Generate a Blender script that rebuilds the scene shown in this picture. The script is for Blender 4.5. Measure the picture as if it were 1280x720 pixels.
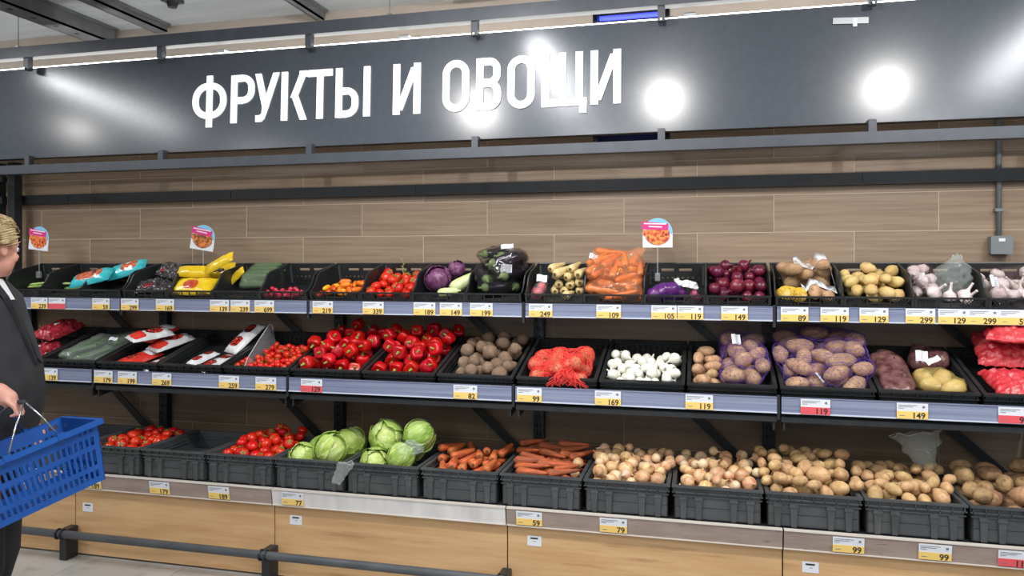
import bpy, bmesh, math, random
import numpy as np
from mathutils import Vector, Matrix, Euler, noise

for o in list(bpy.data.objects):
    bpy.data.objects.remove(o)
S = bpy.context.scene
COL = S.collection
R = math.radians
random.seed(7)

# ------------------------------------------------------------------ camera
# wall face is the plane y = 0, x runs along the shelves, the floor is z = 0
F, YAW, EYE, DW = 950.0, R(14.1), 1.62, 4.30
cd = bpy.data.cameras.new('camera')
cam = bpy.data.objects.new('camera', cd)
COL.objects.link(cam)
cam.location = (0, -DW, EYE)
cam.rotation_euler = (R(90), 0, YAW)
cd.sensor_width = 36
cd.lens = F / 1280 * 36
cd.shift_y = -28 / 1280
cd.clip_start = .05
S.camera = cam

# ------------------------------------------------------------------ world, lights, exposure
w = bpy.data.worlds.new('world')
S.world = w
w.use_nodes = True
w.node_tree.nodes['Background'].inputs[0].default_value = (.78, .84, 1.0, 1)
w.node_tree.nodes['Background'].inputs[1].default_value = .34
S.view_settings.view_transform = 'Standard'
S.view_settings.look = 'None'
S.view_settings.gamma = 1
S.view_settings.use_curve_mapping = False
S.view_settings.exposure = 0.12

SPOT_Y, SPOT_Z, SPOT_W = -2.30, 3.02, 58
SPOT_X = [-5.6, -1.75, -.28, 1.25, 2.8]
LINE_X = [-4.9, -1.05, 2.0]
LINE_W = 42


# ------------------------------------------------------------------ measuring helpers
def X(px, d):
    """x of something seen at image column px that stands d metres in front of the camera plane's foot"""
    return d * math.tan(math.atan((px - 640) / F) - YAW)


def Z(px, py, d):
    a = math.atan((px - 640) / F)
    return EYE - (py - 332) / F * d * math.cos(a) / math.cos(a - YAW)


# ------------------------------------------------------------------ mesh helpers
class MB:
    def __init__(s):
        s.v, s.f = [], []

    def add(s, vs, fs):
        n = len(s.v)
        s.v += [tuple(p) for p in vs]
        s.f += [tuple(i + n for i in f) for f in fs]
        return s

    def hexa(s, p):
        return s.add(p, [(0, 3, 2, 1), (4, 5, 6, 7), (0, 1, 5, 4), (1, 2, 6, 5), (2, 3, 7, 6), (3, 0, 4, 7)])

    def box(s, x0, x1, y0, y1, z0, z1):
        return s.hexa([(x0, y0, z0), (x1, y0, z0), (x1, y1, z0), (x0, y1, z0),
                       (x0, y0, z1), (x1, y0, z1), (x1, y1, z1), (x0, y1, z1)])

    def prism(s, pts, y0, y1):
        """polygon in x,z pushed from y0 to y1"""
        n = len(pts)
        vs = [(x, y0, z) for x, z in pts] + [(x, y1, z) for x, z in pts]
        fs = [tuple(range(n)), tuple(range(2 * n - 1, n - 1, -1))]
        fs += [(i, i + n, (i + 1) % n + n, (i + 1) % n) for i in range(n)]
        return s.add(vs, fs)

    def tube(s, pts, r, n=8, closed=False):
        pts = [Vector(p) for p in pts]
        rs = r if isinstance(r, (list, tuple)) else [r] * len(pts)
        m = len(pts)
        vs, fs = [], []
        up = None
        for i, p in enumerate(pts):
            if closed:
                t = pts[(i + 1) % m] - pts[i - 1]
            else:
                t = pts[min(i + 1, m - 1)] - pts[max(i - 1, 0)]
            t.normalize()
            if up is None:
                up = Vector((0, 0, 1)) if abs(t.z) < .9 else Vector((1, 0, 0))
            a = t.cross(up)
            if a.length < 1e-5:
                a = t.orthogonal()
            a.normalize()
            b = a.cross(t).normalized()
            up = b
            for k in range(n):
                q = 2 * math.pi * k / n
                vs.append(p + (a * math.cos(q) + b * math.sin(q)) * rs[i])
        rng = m if closed else m - 1
        for i in range(rng):
            j = (i + 1) % m
            for k in range(n):
                l = (k + 1) % n
                fs.append((i * n + k, i * n + l, j * n + l, j * n + k))
        if not closed:
            fs.append(tuple(range(n - 1, -1, -1)))
            fs.append(tuple(range((m - 1) * n, m * n)))
        return s.add(vs, fs)

    def rings(s, rings, cap=True):
        """loft through rings of equal length"""
        n = len(rings[0])
        vs = [p for r in rings for p in r]
        fs = []
        for i in range(len(rings) - 1):
            for k in range(n):
                l = (k + 1) % n
                fs.append((i * n + k, i * n + l, (i + 1) * n + l, (i + 1) * n + k))
        if cap:
            fs.append(tuple(range(n - 1, -1, -1)))
            fs.append(tuple(range((len(rings) - 1) * n, len(rings) * n)))
        return s.add(vs, fs)

    def panel(s, us, vs, hole, t, fn):
        """flat panel over the grid us x vs with open cells, t thick, fn(u,v,w)->xyz"""
        nu, nv = len(us) - 1, len(vs) - 1
        idx = {}

        def P(i, j, k):
            if (i, j, k) not in idx:
                idx[(i, j, k)] = len(s.v)
                s.v.append(tuple(fn(us[i], vs[j], k * t)))
            return idx[(i, j, k)]
        solid = lambda i, j: 0 <= i < nu and 0 <= j < nv and not hole(i, j)
        for i in range(nu):
            for j in range(nv):
                if not solid(i, j):
                    continue
                s.f.append((P(i, j, 0), P(i + 1, j, 0), P(i + 1, j + 1, 0), P(i, j + 1, 0)))
                s.f.append((P(i, j + 1, 1), P(i + 1, j + 1, 1), P(i + 1, j, 1), P(i, j, 1)))
                for (di, dj, a, b) in ((-1, 0, (0, 0), (0, 1)), (1, 0, (1, 1), (1, 0)), (0, -1, (1, 0), (0, 0)), (0, 1, (0, 1), (1, 1))):
                    if not solid(i + di, j + dj):
                        s.f.append((P(i + a[0], j + a[1], 0), P(i + b[0], j + b[1], 0), P(i + b[0], j + b[1], 1), P(i + a[0], j + a[1], 1)))
        return s

    def mesh(s, name, mat, smooth=False, fix=True):
        me = bpy.data.meshes.new(name)
        me.from_pydata(s.v, [], s.f)
        if fix:
            bm = bmesh.new()
            bm.from_mesh(me)
            bmesh.ops.recalc_face_normals(bm, faces=bm.faces)
            bm.to_mesh(me)
            bm.free()
        if smooth:
            me.polygons.foreach_set('use_smooth', [True] * len(me.polygons))
        if mat:
            me.materials.append(mat)
        return me

    def build(s, name, mat, parent=None, smooth=False, link=True, kind=None):
        return mobj(name, s.mesh(name, mat, smooth), parent, link, kind)


def mobj(name, me, parent=None, link=True, kind=None):
    o = bpy.data.objects.new(name, me)
    if link:
        COL.objects.link(o)
    if parent:
        o.parent = parent
    if kind:
        o['kind'] = kind
    return o


def tag(o, label, cat, group=None):
    o['label'] = label
    o['category'] = cat
    if group:
        o['group'] = group
    return o


def thing(name, label, cat, loc=(0, 0, 0), rot=(0, 0, 0), group=None, link=True):
    o = bpy.data.objects.new(name, None)
    o.empty_display_size = .05
    if link:
        COL.objects.link(o)
    o.location = loc
    o.rotation_euler = rot
    return tag(o, label, cat, group)


def copy_tree(o, parent=None):
    c = o.copy()
    COL.objects.link(c)
    c.parent = parent
    for ch in o.children:
        copy_tree(ch, c)
    return c


def setm(o, M):
    o.matrix_basis = M
    return o


def TR(x, y, z, rx=0, ry=0, rz=0, s=1):
    return Matrix.Translation((x, y, z)) @ Euler((rx, ry, rz)).to_matrix().to_4x4() @ Matrix.Scale(s, 4)


def ico(sub, fn, name, mat):
    bm = bmesh.new()
    bmesh.ops.create_icosphere(bm, subdivisions=sub, radius=1)
    for v in bm.verts:
        v.co = fn(v.co.normalized())
    me = bpy.data.meshes.new(name)
    bm.to_mesh(me)
    bm.free()
    me.polygons.foreach_set('use_smooth', [True] * len(me.polygons))
    me.materials.append(mat)
    return me


def nz(v, s=1., seed=0.):
    return noise.noise(Vector((v[0] * s + seed * 3.7, v[1] * s - seed * 1.9, v[2] * s + seed * .77)))


# ------------------------------------------------------------------ materials
def c(r, g, b):
    f = lambda u: (u / 255 / 12.92) if u <= 10 else ((u / 255 + .055) / 1.055) ** 2.4
    return (f(r), f(g), f(b), 1)


MATS = {}


def pm(name, col, rough=.5, col2=None, scale=8, stretch=(1, 1, 1), contrast=(.35, .65), var=0, hue=0, bump=0, bscale=30,
       metal=0, alpha=1, trans=0, emit=0, spec=.5, coat=0, detail=4, dirt_glint=None, sss=0):
    if name in MATS:
        return MATS[name]
    m = bpy.data.materials.new(name)
    m.use_nodes = True
    nt = m.node_tree
    N, Lk = nt.nodes, nt.links
    b = N['Principled BSDF']
    b.inputs['Roughness'].default_value = rough
    b.inputs['Metallic'].default_value = metal
    b.inputs['Alpha'].default_value = alpha
    b.inputs['Transmission Weight'].default_value = trans
    b.inputs['Specular IOR Level'].default_value = spec
    b.inputs['Coat Weight'].default_value = coat
    b.inputs['Coat Roughness'].default_value = .1
    b.inputs['Base Color'].default_value = col
    if sss:
        b.inputs['Subsurface Weight'].default_value = sss
        b.inputs['Subsurface Radius'].default_value = (.01, .005, .003)
    if emit:
        b.inputs['Emission Color'].default_value = col
        b.inputs['Emission Strength'].default_value = emit
    tc = N.new('ShaderNodeTexCoord')
    mp = N.new('ShaderNodeMapping')
    Lk.new(tc.outputs['Object'], mp.inputs['Vector'])
    mp.inputs['Scale'].default_value = stretch
    oi = N.new('ShaderNodeObjectInfo')
    cm = N.new('ShaderNodeVectorMath')
    cm.operation = 'MULTIPLY_ADD'
    Lk.new(oi.outputs['Random'], cm.inputs[0])
    cm.inputs[1].default_value = (37, 19, 53)
    Lk.new(mp.outputs[0], cm.inputs[2])
    out = None
    if col2:
        t = N.new('ShaderNodeTexNoise')
        t.inputs['Scale'].default_value = scale
        t.inputs['Detail'].default_value = detail
        Lk.new(cm.outputs[0], t.inputs['Vector'])
        r = N.new('ShaderNodeValToRGB')
        r.color_ramp.elements[0].position, r.color_ramp.elements[1].position = contrast
        r.color_ramp.elements[0].color, r.color_ramp.elements[1].color = col, col2
        Lk.new(t.outputs['Fac'], r.inputs[0])
        out = r.outputs[0]
    if dirt_glint:  # patches over the base colour: dirt, knots, skin marks, painted highlights
        dcol, dscale, dpos = dirt_glint
        t = N.new('ShaderNodeTexNoise')
        t.inputs['Scale'].default_value = dscale
        t.inputs['Detail'].default_value = 6
        Lk.new(cm.outputs[0], t.inputs['Vector'])
        r = N.new('ShaderNodeValToRGB')
        r.color_ramp.elements[0].position, r.color_ramp.elements[1].position = dpos
        Lk.new(t.outputs['Fac'], r.inputs[0])
        mx = N.new('ShaderNodeMix')
        mx.data_type = 'RGBA'
        Lk.new(r.outputs[0], mx.inputs[0])
        if out:
            Lk.new(out, mx.inputs[6])
        else:
            mx.inputs[6].default_value = col
        mx.inputs[7].default_value = dcol
        out = mx.outputs[2]
    if var or hue:
        h = N.new('ShaderNodeHueSaturation')
        a = N.new('ShaderNodeMapRange')
        a.inputs[3].default_value, a.inputs[4].default_value = 1 - var, 1 + var
        Lk.new(oi.outputs['Random'], a.inputs[0])
        Lk.new(a.outputs[0], h.inputs['Value'])
        if hue:
            fr = N.new('ShaderNodeMath')
            fr.operation = 'MULTIPLY'
            fr.inputs[1].default_value = 7.31
            Lk.new(oi.outputs['Random'], fr.inputs[0])
            fr2 = N.new('ShaderNodeMath')
            fr2.operation = 'FRACT'
            Lk.new(fr.outputs[0], fr2.inputs[0])
            a2 = N.new('ShaderNodeMapRange')
            a2.inputs[3].default_value, a2.inputs[4].default_value = .5 - hue, .5 + hue
            Lk.new(fr2.outputs[0], a2.inputs[0])
            Lk.new(a2.outputs[0], h.inputs['Hue'])
        if out:
            Lk.new(out, h.inputs['Color'])
        else:
            h.inputs['Color'].default_value = col
        out = h.outputs[0]
    if out:
        Lk.new(out, b.inputs['Base Color'])
    if bump:
        t = N.new('ShaderNodeTexNoise')
        t.inputs['Scale'].default_value = bscale
        t.inputs['Detail'].default_value = 3
        Lk.new(cm.outputs[0], t.inputs['Vector'])
        bp = N.new('ShaderNodeBump')
        bp.inputs['Strength'].default_value = bump
        bp.inputs['Distance'].default_value = .01
        Lk.new(t.outputs['Fac'], bp.inputs['Height'])
        Lk.new(bp.outputs[0], b.inputs['Normal'])
    MATS[name] = m
    return m


def wood(name, a, b2, knot, rough, var, sx=.6, sz=14):
    """wood grain along x with tone differences from plank to plank"""
    return pm(name, a, rough, b2, 3.2, (sx, 1, sz), (.30, .70), var=var, bump=.08, bscale=6, detail=8, dirt_glint=(knot, 2.6, (.60, .80)))


M_ = dict(
    tile=wood('wood_look_tile', c(150, 131, 110), c(128, 108, 88), c(122, 100, 80), .30, .09),
    grout=pm('grout', c(186, 172, 154), .8),
    oak=wood('oak_laminate', c(208, 172, 126), c(188, 148, 102), c(150, 108, 70), .4, .05, .8, 9),
    black=pm('black_powder_coat', c(30, 33, 36), .45, c(38, 41, 44), 20),
    grey=pm('grey_frame_paint', c(64, 69, 77), .4, c(71, 76, 84), 12),
    crate=pm('black_crate_plastic', c(30, 32, 33), .42, c(40, 42, 43), 9, bump=.05, bscale=60, dirt_glint=(c(70, 70, 68), 5, (.62, .9))),
    crate_g=pm('charcoal_crate_plastic', c(60, 63, 65), .5, c(72, 75, 77), 8, bump=.05, bscale=60, dirt_glint=(c(98, 98, 96), 5, (.6, .9))),
    rail=pm('blue_grey_price_rail', c(112, 120, 146), .20, c(136, 144, 168), 3, (.4, 1, 30)),
    railw=pm('pale_rail_edge', c(196, 203, 216), .25),
    strip=pm('taupe_price_strip', c(158, 142, 132), .22, c(142, 126, 118), 5, (1, 1, 6), dirt_glint=(c(104, 88, 80), 14, (.62, .78))),
    stripw=pm('white_price_strip', c(222, 220, 218), .3, c(200, 198, 196), 3, (3, 1, 1)),
    stripe=pm('pale_strip_edge', c(206, 198, 188), .3),
    white=pm('white_card', c(216, 220, 226), .5),
    yellow=pm('yellow_card', c(236, 200, 112), .5),
    pink=pm('red_card', c(222, 84, 92), .5),
    ink=pm('dark_ink', c(46, 42, 34), .6),
    inkg=pm('grey_ink', c(110, 116, 128), .6),
    ceil=pm('ceiling_paint', c(198, 204, 208), .8, c(184, 190, 194), 2, (1, 6, 1)),
    plaster=pm('plaster', c(176, 164, 152), .8, c(164, 152, 141), 3),
    floor=pm('floor_tile', c(176, 173, 168), .35, c(160, 157, 152), 2.5, var=.05, dirt_glint=(c(120, 116, 110), 7, (.6, .85))),
    sign=pm('dark_sign_board', c(72, 78, 86), .22, c(76, 82, 90), 30, spec=.6),
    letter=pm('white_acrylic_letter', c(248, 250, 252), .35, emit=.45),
    lit=pm('luminous_diffuser', (1, .98, .95, 1), .4, emit=6),
    blue=pm('blue_ultraviolet_tube', (.03, .04, .9, 1), .4, emit=4),
    steel=pm('bare_steel', c(180, 184, 188), .25, metal=1),
    tape=pm('silver_tape', c(186, 190, 194), .35, metal=.3),
    conduit=pm('grey_conduit', c(110, 116, 118), .45),
    film=pm('clear_film', (.8, .86, .82, 1), .12, alpha=.12, spec=.8),
    haze=pm('hazy_clear_film', (.66, .74, .70, 1), .12, alpha=.17, spec=1),
    acrylic=pm('clear_acrylic', (.7, .75, .77, 1), .08, alpha=.15, spec=.8),
)


# =================================================================== THE SETTING
def struct(o, kind='structure'):
    o['kind'] = kind
    return o


floor = struct(MB().box(-8, 6, -14, .2, -.1, -.004).build('floor', pm('floor_joint', c(146, 144, 139), .6)))
tm = MB().box(.002, .598, .002, .598, -.006, 0).mesh('floor_tile', M_['floor'])
for i in range(8):
    for j in range(4):
        t = mobj('floor_tile', tm, floor)
        t.location = (-5.1 + i * .6, -3.13 + j * .6, 0)
struct(MB().box(-8, 6, -14, .2, 3.2, 3.3).build('ceiling', M_['ceil']))
struct(MB().box(-8.1, -8, -14, .2, 0, 3.2).build('wall_left', M_['plaster']))
wall = struct(MB().box(-6.2, 3.4, .0012, .2, 0, 2.9).build('wall_back', M_['grout']))
struct(MB().box(-6.2, 3.4, .012, .2, 2.9, 3.2).build('wall_upper', M_['plaster']))
tiles = {}
for r in range(14):
    zz = r * .2 + .0
    off = .37 if r % 2 == 1 else -.03
    if zz < .2:
        continue
    for k in range(-9, 6):
        x0, x1 = max(off + .8 * k, -6.2), min(off + .8 * k + .8, 3.4)
        if x1 - x0 < .03:
            continue
        key = (round(x1 - x0, 3))
        if key not in tiles:
            hw = (x1 - x0) / 2
            b = MB()
            e = .0016
            b.hexa([(-hw + e, .0012, e), (hw - e, .0012, e), (hw - e, .0012, .2 - e), (-hw + e, .0012, .2 - e),
                    (-hw + e + .001, 0, e + .001), (hw - e - .001, 0, e + .001), (hw - e - .001, 0, .2 - e - .001), (-hw + e + .001, 0, .2 - e - .001)])
            tiles[key] = b.mesh('tile', M_['tile'])
        t = mobj('tile', tiles[key], wall)
        t.location = ((x0 + x1) / 2, 0, zz)

# roof beams over the display
BEAM = pm('galvanised_beam', c(128, 130, 134), .5, c(112, 114, 118), 8)
for px, bw, dh, lab in ((-3.88, .14, .10, 'wide grey perforated steel beam under the ceiling, leftmost'),
                        (-3.45, .09, .05, 'narrower grey steel beam under the ceiling, second from left'),
                        (-2.30, .05, .06, 'slim dark steel channel under the ceiling, nearest the lettering')):
    t = thing('ceiling_beam', lab, 'beam', (px, -.02, 3.2))
    b = MB().box(-bw / 2, bw / 2, -6, 0, -dh, -dh + .012)
    b.box(-bw / 2, -bw / 2 + .008, -6, 0, -dh, 0).box(bw / 2 - .008, bw / 2, -6, 0, -dh, 0)
    b.build('channel', BEAM, t)
    MB().box(-bw / 2 - .03, -bw / 2, -6, 0, -.012, -.001).build('flange', BEAM, t)
    MB().box(bw / 2, bw / 2 + .03, -6, 0, -.012, -.001).build('flange', BEAM, t)
    if bw > .1:
        for k in range(14):
            h = MB().tube([(0, -.25 - k * .16, -dh - .0015), (0, -.25 - k * .16, -dh + .002)], .016, 8).build('hole_plug', M_['black'], t)
t = thing('ceiling_sensor', 'small dark sensor box on the ceiling beside the steel beams', 'sensor', (-3.05, -.42, 3.2))
MB().box(-.05, .05, -.04, .04, -.02, 0).build('base', M_['grey'], t)
MB().tube([(0, 0, -.02), (0, 0, -.05)], [.035, .025], 12).build('dome', M_['black'], t)
t = thing('ceiling_panel', 'flat white panel on the ceiling at the top edge of the picture', 'panel', (-1.25, -.28, 3.2))
MB().box(-.22, .22, -.12, .12, -.03, 0).build('housing', M_['white'], t)
MB().box(-.2, .2, -.1, .1, -.034, -.03).build('cover', M_['stripw'], t)

# ------------------------------------------------------------------ lamps of the hall
for i, sx in enumerate(SPOT_X):
    t = thing('track_spotlight', 'black track spotlight above the aisle aimed at the shelves', 'spotlight', (sx, SPOT_Y, SPOT_Z + .08), group='track spotlights over the aisle')
    MB().tube([(0, 0, .1), (0, 0, .02)], .012, 8).build('stem', M_['black'], t)
    d = Vector((0, 2.0, -1.35)).normalized()
    MB().tube([Vector((0, 0, 0)) - d * .08, Vector((0, 0, 0)) + d * .06], .055, 16).build('lamp_head', M_['black'], t)
    ld = bpy.data.lights.new('spot', 'SPOT')
    ld.energy, ld.spot_size, ld.spot_blend, ld.shadow_soft_size = SPOT_W * (.3 if i == 0 else 1), R(125), .6, .032
    ld.color = (1, .97, .93)
    lo = bpy.data.objects.new('lamp_beam', ld)
    COL.objects.link(lo)
    lo.parent = t
    lo.location = d * .12
    lo.rotation_euler = d.to_track_quat('-Z', 'Y').to_euler()
tr = thing('lighting_track', 'black lighting track above the aisle in front of the sign', 'track', (0, SPOT_Y, 3.2))
MB().box(-5.5, 3.4, -.02, .02, -.02, 0).build('profile', M_['black'], tr)
for lx in LINE_X:
    for ly in (-1.9, -4.4, -7.0, -9.6, -12.2):  # farthest rows are unseen, added to light the wall more from the front
        t = thing('linear_luminaire', 'long white linear ceiling luminaire running towards the wall', 'luminaire', (lx, ly, 3.19), group='linear ceiling luminaires')
        MB().box(-.06, .06, -.8, .8, -.05, .0).build('housing', M_['white'], t)
        ld = bpy.data.lights.new('tube', 'AREA')
        ld.shape, ld.size, ld.size_y, ld.energy = 'RECTANGLE', .09, 1.55, LINE_W
        ld.color = (.97, .98, 1)
        lo = bpy.data.objects.new('diffuser_light', ld)
        COL.objects.link(lo)
        lo.parent = t
        lo.location = (0, 0, -.055)

# ------------------------------------------------------------------ sign and its frame
DS = 3.95                       # distance of the sign from the camera's plane
YS = -(DW - DS)
ZS0, ZS1 = 2.305, 2.885
t = thing('sign_board', 'long dark grey glossy sign board with large white lettering above the shelves', 'sign', (0, YS, ZS0), (R(-2.4), 0, 0))
SIGN = t
MB().box(-6.1, 3.3, 0, .018, 0, ZS1 - ZS0).build('panel', M_['sign'], t)
MB().box(-6.1, 3.3, .018, .05, 0, .02).build('back_frame', M_['black'], t)
MB().box(-6.1, 3.3, .018, .05, ZS1 - ZS0 - .02, ZS1 - ZS0).build('back_frame', M_['black'], t)

SW = .138                       # stroke width in units of the cap height


def ring2(b, x0, x1, z0, z1, r, w, y0, y1, n=8, parts=None):
    """rounded rectangle stroke"""
    cs = [(x1 - r, z1 - r, 0), (x0 + r, z1 - r, 90), (x0 + r, z0 + r, 180), (x1 - r, z0 + r, 270)]
    out, inn = [], []
    for cx, cz, a0 in cs:
        for k in range(n + 1):
            a = R(a0 + 90 * k / n)
            out.append((cx + r * math.cos(a), cz + r * math.sin(a)))
            inn.append((cx + (r - w) * math.cos(a), cz + (r - w) * math.sin(a)))
    m = len(out)
    rng = range(m)
    if parts:
        rng = [i for i in range(m) if parts(((out[i][0] + out[(i + 1) % m][0]) / 2, (out[i][1] + out[(i + 1) % m][1]) / 2))]
    for i in rng:
        j = (i + 1) % m
        b.hexa([(out[i][0], y0, out[i][1]), (out[j][0], y0, out[j][1]), (inn[j][0], y0, inn[j][1]), (inn[i][0], y0, inn[i][1]),
                (out[i][0], y1, out[i][1]), (out[j][0], y1, out[j][1]), (inn[j][0], y1, inn[j][1]), (inn[i][0], y1, inn[i][1])])


def glyph(ch, W, h, y0, y1):
    """W wide, h high"""
    b = MB()
    w = SW * h
    bar = lambda x0, x1, z0, z1: b.box(x0, x1, y0, y1, z0, z1)
    para = lambda xa, xb, z0, z1, ww: b.prism([(xa, z0), (xa + ww, z0), (xb + ww, z1), (xb, z1)], y0, y1)
    r = .30 * h
    if ch == 'Ф':
        ring2(b, 0, W, .12 * h, .88 * h, min(W / 2, .36 * h), w, y0, y1)
        bar(W / 2 - w / 2, W / 2 + w / 2, -.06 * h, 1.03 * h)
    elif ch == 'Р':
        bar(0, w, 0, h)
        ring2(b, -.1 * h, W, .40 * h, h, .26 * h, w, y0, y1, parts=lambda p: p[0] > w * .4)
        bar(w * .5, W - .26 * h, h - w, h)
        bar(w * .5, W - .26 * h, .40 * h, .40 * h + w)
    elif ch == 'У':
        para(W * .44 - w * .5, W - w, .30 * h, h, w)
        para(W * .44 - w * .5, 0, .30 * h, h, w)
        b.prism([(W * .44 - w * .5, .31 * h), (W * .44 + w * .55, .31 * h), (W * .40, .06 * h), (W * .28, 0), (W * .04, 0), (W * .04, w), (W * .20, w), (W * .29, .17 * h)], y0, y1)
    elif ch == 'К':
        bar(0, w, 0, h)
        para(W - w * 1.06, W * .40, 0, .50 * h, w * 1.06)
        para(W * .36, W - w * 1.25, .46 * h, .93 * h, w * 1.06)
        bar(W - w * 1.25, W, h - w * .9, h)
    elif ch == 'Т':
        bar(0, W, h - w, h)
        bar(W / 2 - w / 2, W / 2 + w / 2, 0, h - w * .5)
    elif ch == 'Ы':
        bar(0, w, 0, h)
        ww = W * .66
        ring2(b, -.1 * h, ww, 0, .60 * h, .25 * h, w, y0, y1, parts=lambda p: p[0] > w * .4)
        bar(w * .5, ww - .25 * h, .60 * h - w, .60 * h)
        bar(w * .5, ww - .25 * h, 0, w)
        bar(W - w, W, 0, h)
    elif ch == 'И':
        bar(0, w, 0, h)
        bar(W - w, W, 0, h)
        para(w * .4, W - w * 1.4, .08 * h, .92 * h, w)
    elif ch == 'О':
        ring2(b, 0, W, 0, h, min(W / 2, .30 * h), w, y0, y1)
    elif ch == 'В':
        bar(0, w, 0, h)
        ring2(b, -.1 * h, W * .97, .46 * h, h, .22 * h, w, y0, y1, parts=lambda p: p[0] > w * .4)
        ring2(b, -.1 * h, W, 0, .58 * h, .24 * h, w, y0, y1, parts=lambda p: p[0] > w * .4)
        bar(w * .5, W - .24 * h, h - w, h)
        bar(w * .5, W - .24 * h, 0, w)
        bar(w * .5, W - .24 * h, .46 * h, .46 * h + w)
    elif ch == 'Щ':
        ww = W * .92
        for x in (0, ww / 2 - w / 2, ww - w):
            bar(x, x + w, 0, h)
        bar(0, W, 0, w)
        bar(W - w * .95, W, -.14 * h, w)
    return b


CAPH = .285
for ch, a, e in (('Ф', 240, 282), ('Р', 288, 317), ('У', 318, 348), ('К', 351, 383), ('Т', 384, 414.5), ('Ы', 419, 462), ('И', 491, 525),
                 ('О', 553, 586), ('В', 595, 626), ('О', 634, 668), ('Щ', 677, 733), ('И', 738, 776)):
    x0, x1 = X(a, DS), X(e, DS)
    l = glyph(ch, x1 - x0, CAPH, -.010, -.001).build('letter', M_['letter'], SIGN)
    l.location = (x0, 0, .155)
t = thing('adhesive_tape', 'torn strip of silver tape stuck on the dark sign board', 'tape', (X(1064, DS), YS - .003 + .02, ZS0 + .50), (R(-2.4), R(3), 0))
MB().box(-.08, .08, -.004, 0, -.015, .015).build('strip', M_['tape'], t)
MB().box(.01, .03, -.006, -.004, -.03, .012).build('torn_end', M_['white'], t)

for nm, z0, z1, yy, lab in (('upper', 2.93, 3.0, YS - .06, 'upper grey square steel rail running above the dark sign'),
                            ('lower', 2.20, 2.255, YS - .05, 'lower grey square steel rail running under the dark sign')):
    t = thing('frame_rail', lab, 'rail', (0, yy, z0))
    MB().box(-6.1, 3.3, 0, .06, 0, z1 - z0).build('square_tube', M_['grey'], t)
    for k in range(8):
        x = X(40, DS) + k * .985
        if nm == 'upper':
            s = MB().box(x - .018, x + .018, .012, .05, -.075, 0).build('stub', M_['grey'], t)
            MB().box(x - .006, x + .006, .0, .012, -.075, -.063).build('screw', M_['steel'], s)
        else:
            MB().box(x - .018, x + .018, .01, .048, z1 - z0, .115).build('stub', M_['grey'], t)
t = thing('light_batten', 'thin white light batten running along the top edge of the sign', 'light', (0, YS + .085, ZS1 - .01))
MB().box(-6.1, 3.3, 0, .03, 0, .035).build('diffuser', pm('white_batten', (1, 1, .97, 1), .4, emit=6), t)
for px, py in ((265, 60), (498, 43), (862, 14), (1100, 0)):
    MB().box(X(px, DS) - .03, X(px, DS) + .03, -.01, .035, .032, .052).build('clip', M_['white'], t)
t = thing('wall_rail', 'black steel bar fixed along the wooden wall above the shelves', 'rail', (0, -.05, 2.04))
MB().box(-4.6, 3.3, 0, .05, 0, .062).build('bar', M_['black'], t)
for k in range(7):
    MB().box(-4.2 + k * 1.25, -4.16 + k * 1.25, -.004, .0, .012, .05).build('joint_plate', M_['black'], t)
for px, d, z1, lab in ((22, 4.22, 2.32, 'black corner post at the left end of the wooden wall'), (2, 4.22, 2.32, 'black post beyond the corner post at the far left')):
    t = thing('corner_post', lab, 'post', (X(px, d), -.13, 0))
    MB().box(-.028, .028, 0, .06, 0, z1).build('square_tube', M_['black'], t)
    MB().box(-.045, .045, -.01, .07, 0, .01).build('foot_plate', M_['black'], t)
t = thing('side_rail', 'short black rail joining the posts at the far left', 'rail', (-5.0, -.135, 2.04))
MB().box(-.9, .38, 0, .04, 0, .05).build('bar', M_['black'], t)
MB().box(-.9, .38, 0, .04, .15, .19).build('upper_bar', M_['black'], t)
for px, py in ((28, 40), (490, 8)):
    x = X(px, DS)
    t = thing('hanger_wire', 'thin steel hanger wire from ceiling to upper rail %s' % ('at the far left' if px < 100 else 'above the lettering'), 'wire', (x, YS - .03, 3.0))
    MB().tube([(0, 0, 0), (0, 0, .2)], .003, 6).build('wire', M_['steel'], t)
    MB().box(-.012, .012, -.012, .012, 0, .015).build('clamp', M_['steel'], t)
# blue insect lamp behind the sign
t = thing('insect_lamp', 'dark insect lamp with blue glowing tubes behind the sign', 'lamp', (-.37, -.2, 2.29))
MB().box(-.2, -.175, -.06, .06, -.01, .72).box(.175, .2, -.06, .06, -.01, .72).box(-.175, .175, .045, .06, -.01, .72).build('housing', M_['black'], t)
for zz in (.10, .66):
    MB().tube([(-.17, -.01, zz), (.17, -.01, zz)], .013, 8).build('tube', M_['blue'], t)
# conduit and junction box
t = thing('conduit', 'grey plastic conduit running down the wall from the sign to the box', 'conduit', (X(1249, 4.28), -.016, 1.77))
MB().tube([(0, 0, 0), (0, 0, 1.3)], .0125, 10).build('pipe', M_['conduit'], t, True)
for zz in (.12, .62, 1.1):
    MB().box(-.02, .02, -.015, .016, zz, zz + .016).build('clip', M_['conduit'], t)
t = thing('junction_box', 'grey junction box on the wall at the end of the conduit', 'junction box', (X(1251, 4.26), -.001, 1.68))
MB().box(-.045, .045, -.045, 0, 0, .085).build('body', M_['conduit'], t)
MB().box(-.048, .048, -.055, -.045, -.003, .088).build('lid', M_['conduit'], t)
MB().box(-.014, .014, -.057, -.055, .06, .075).build('sticker', M_['stripw'], t)

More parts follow.
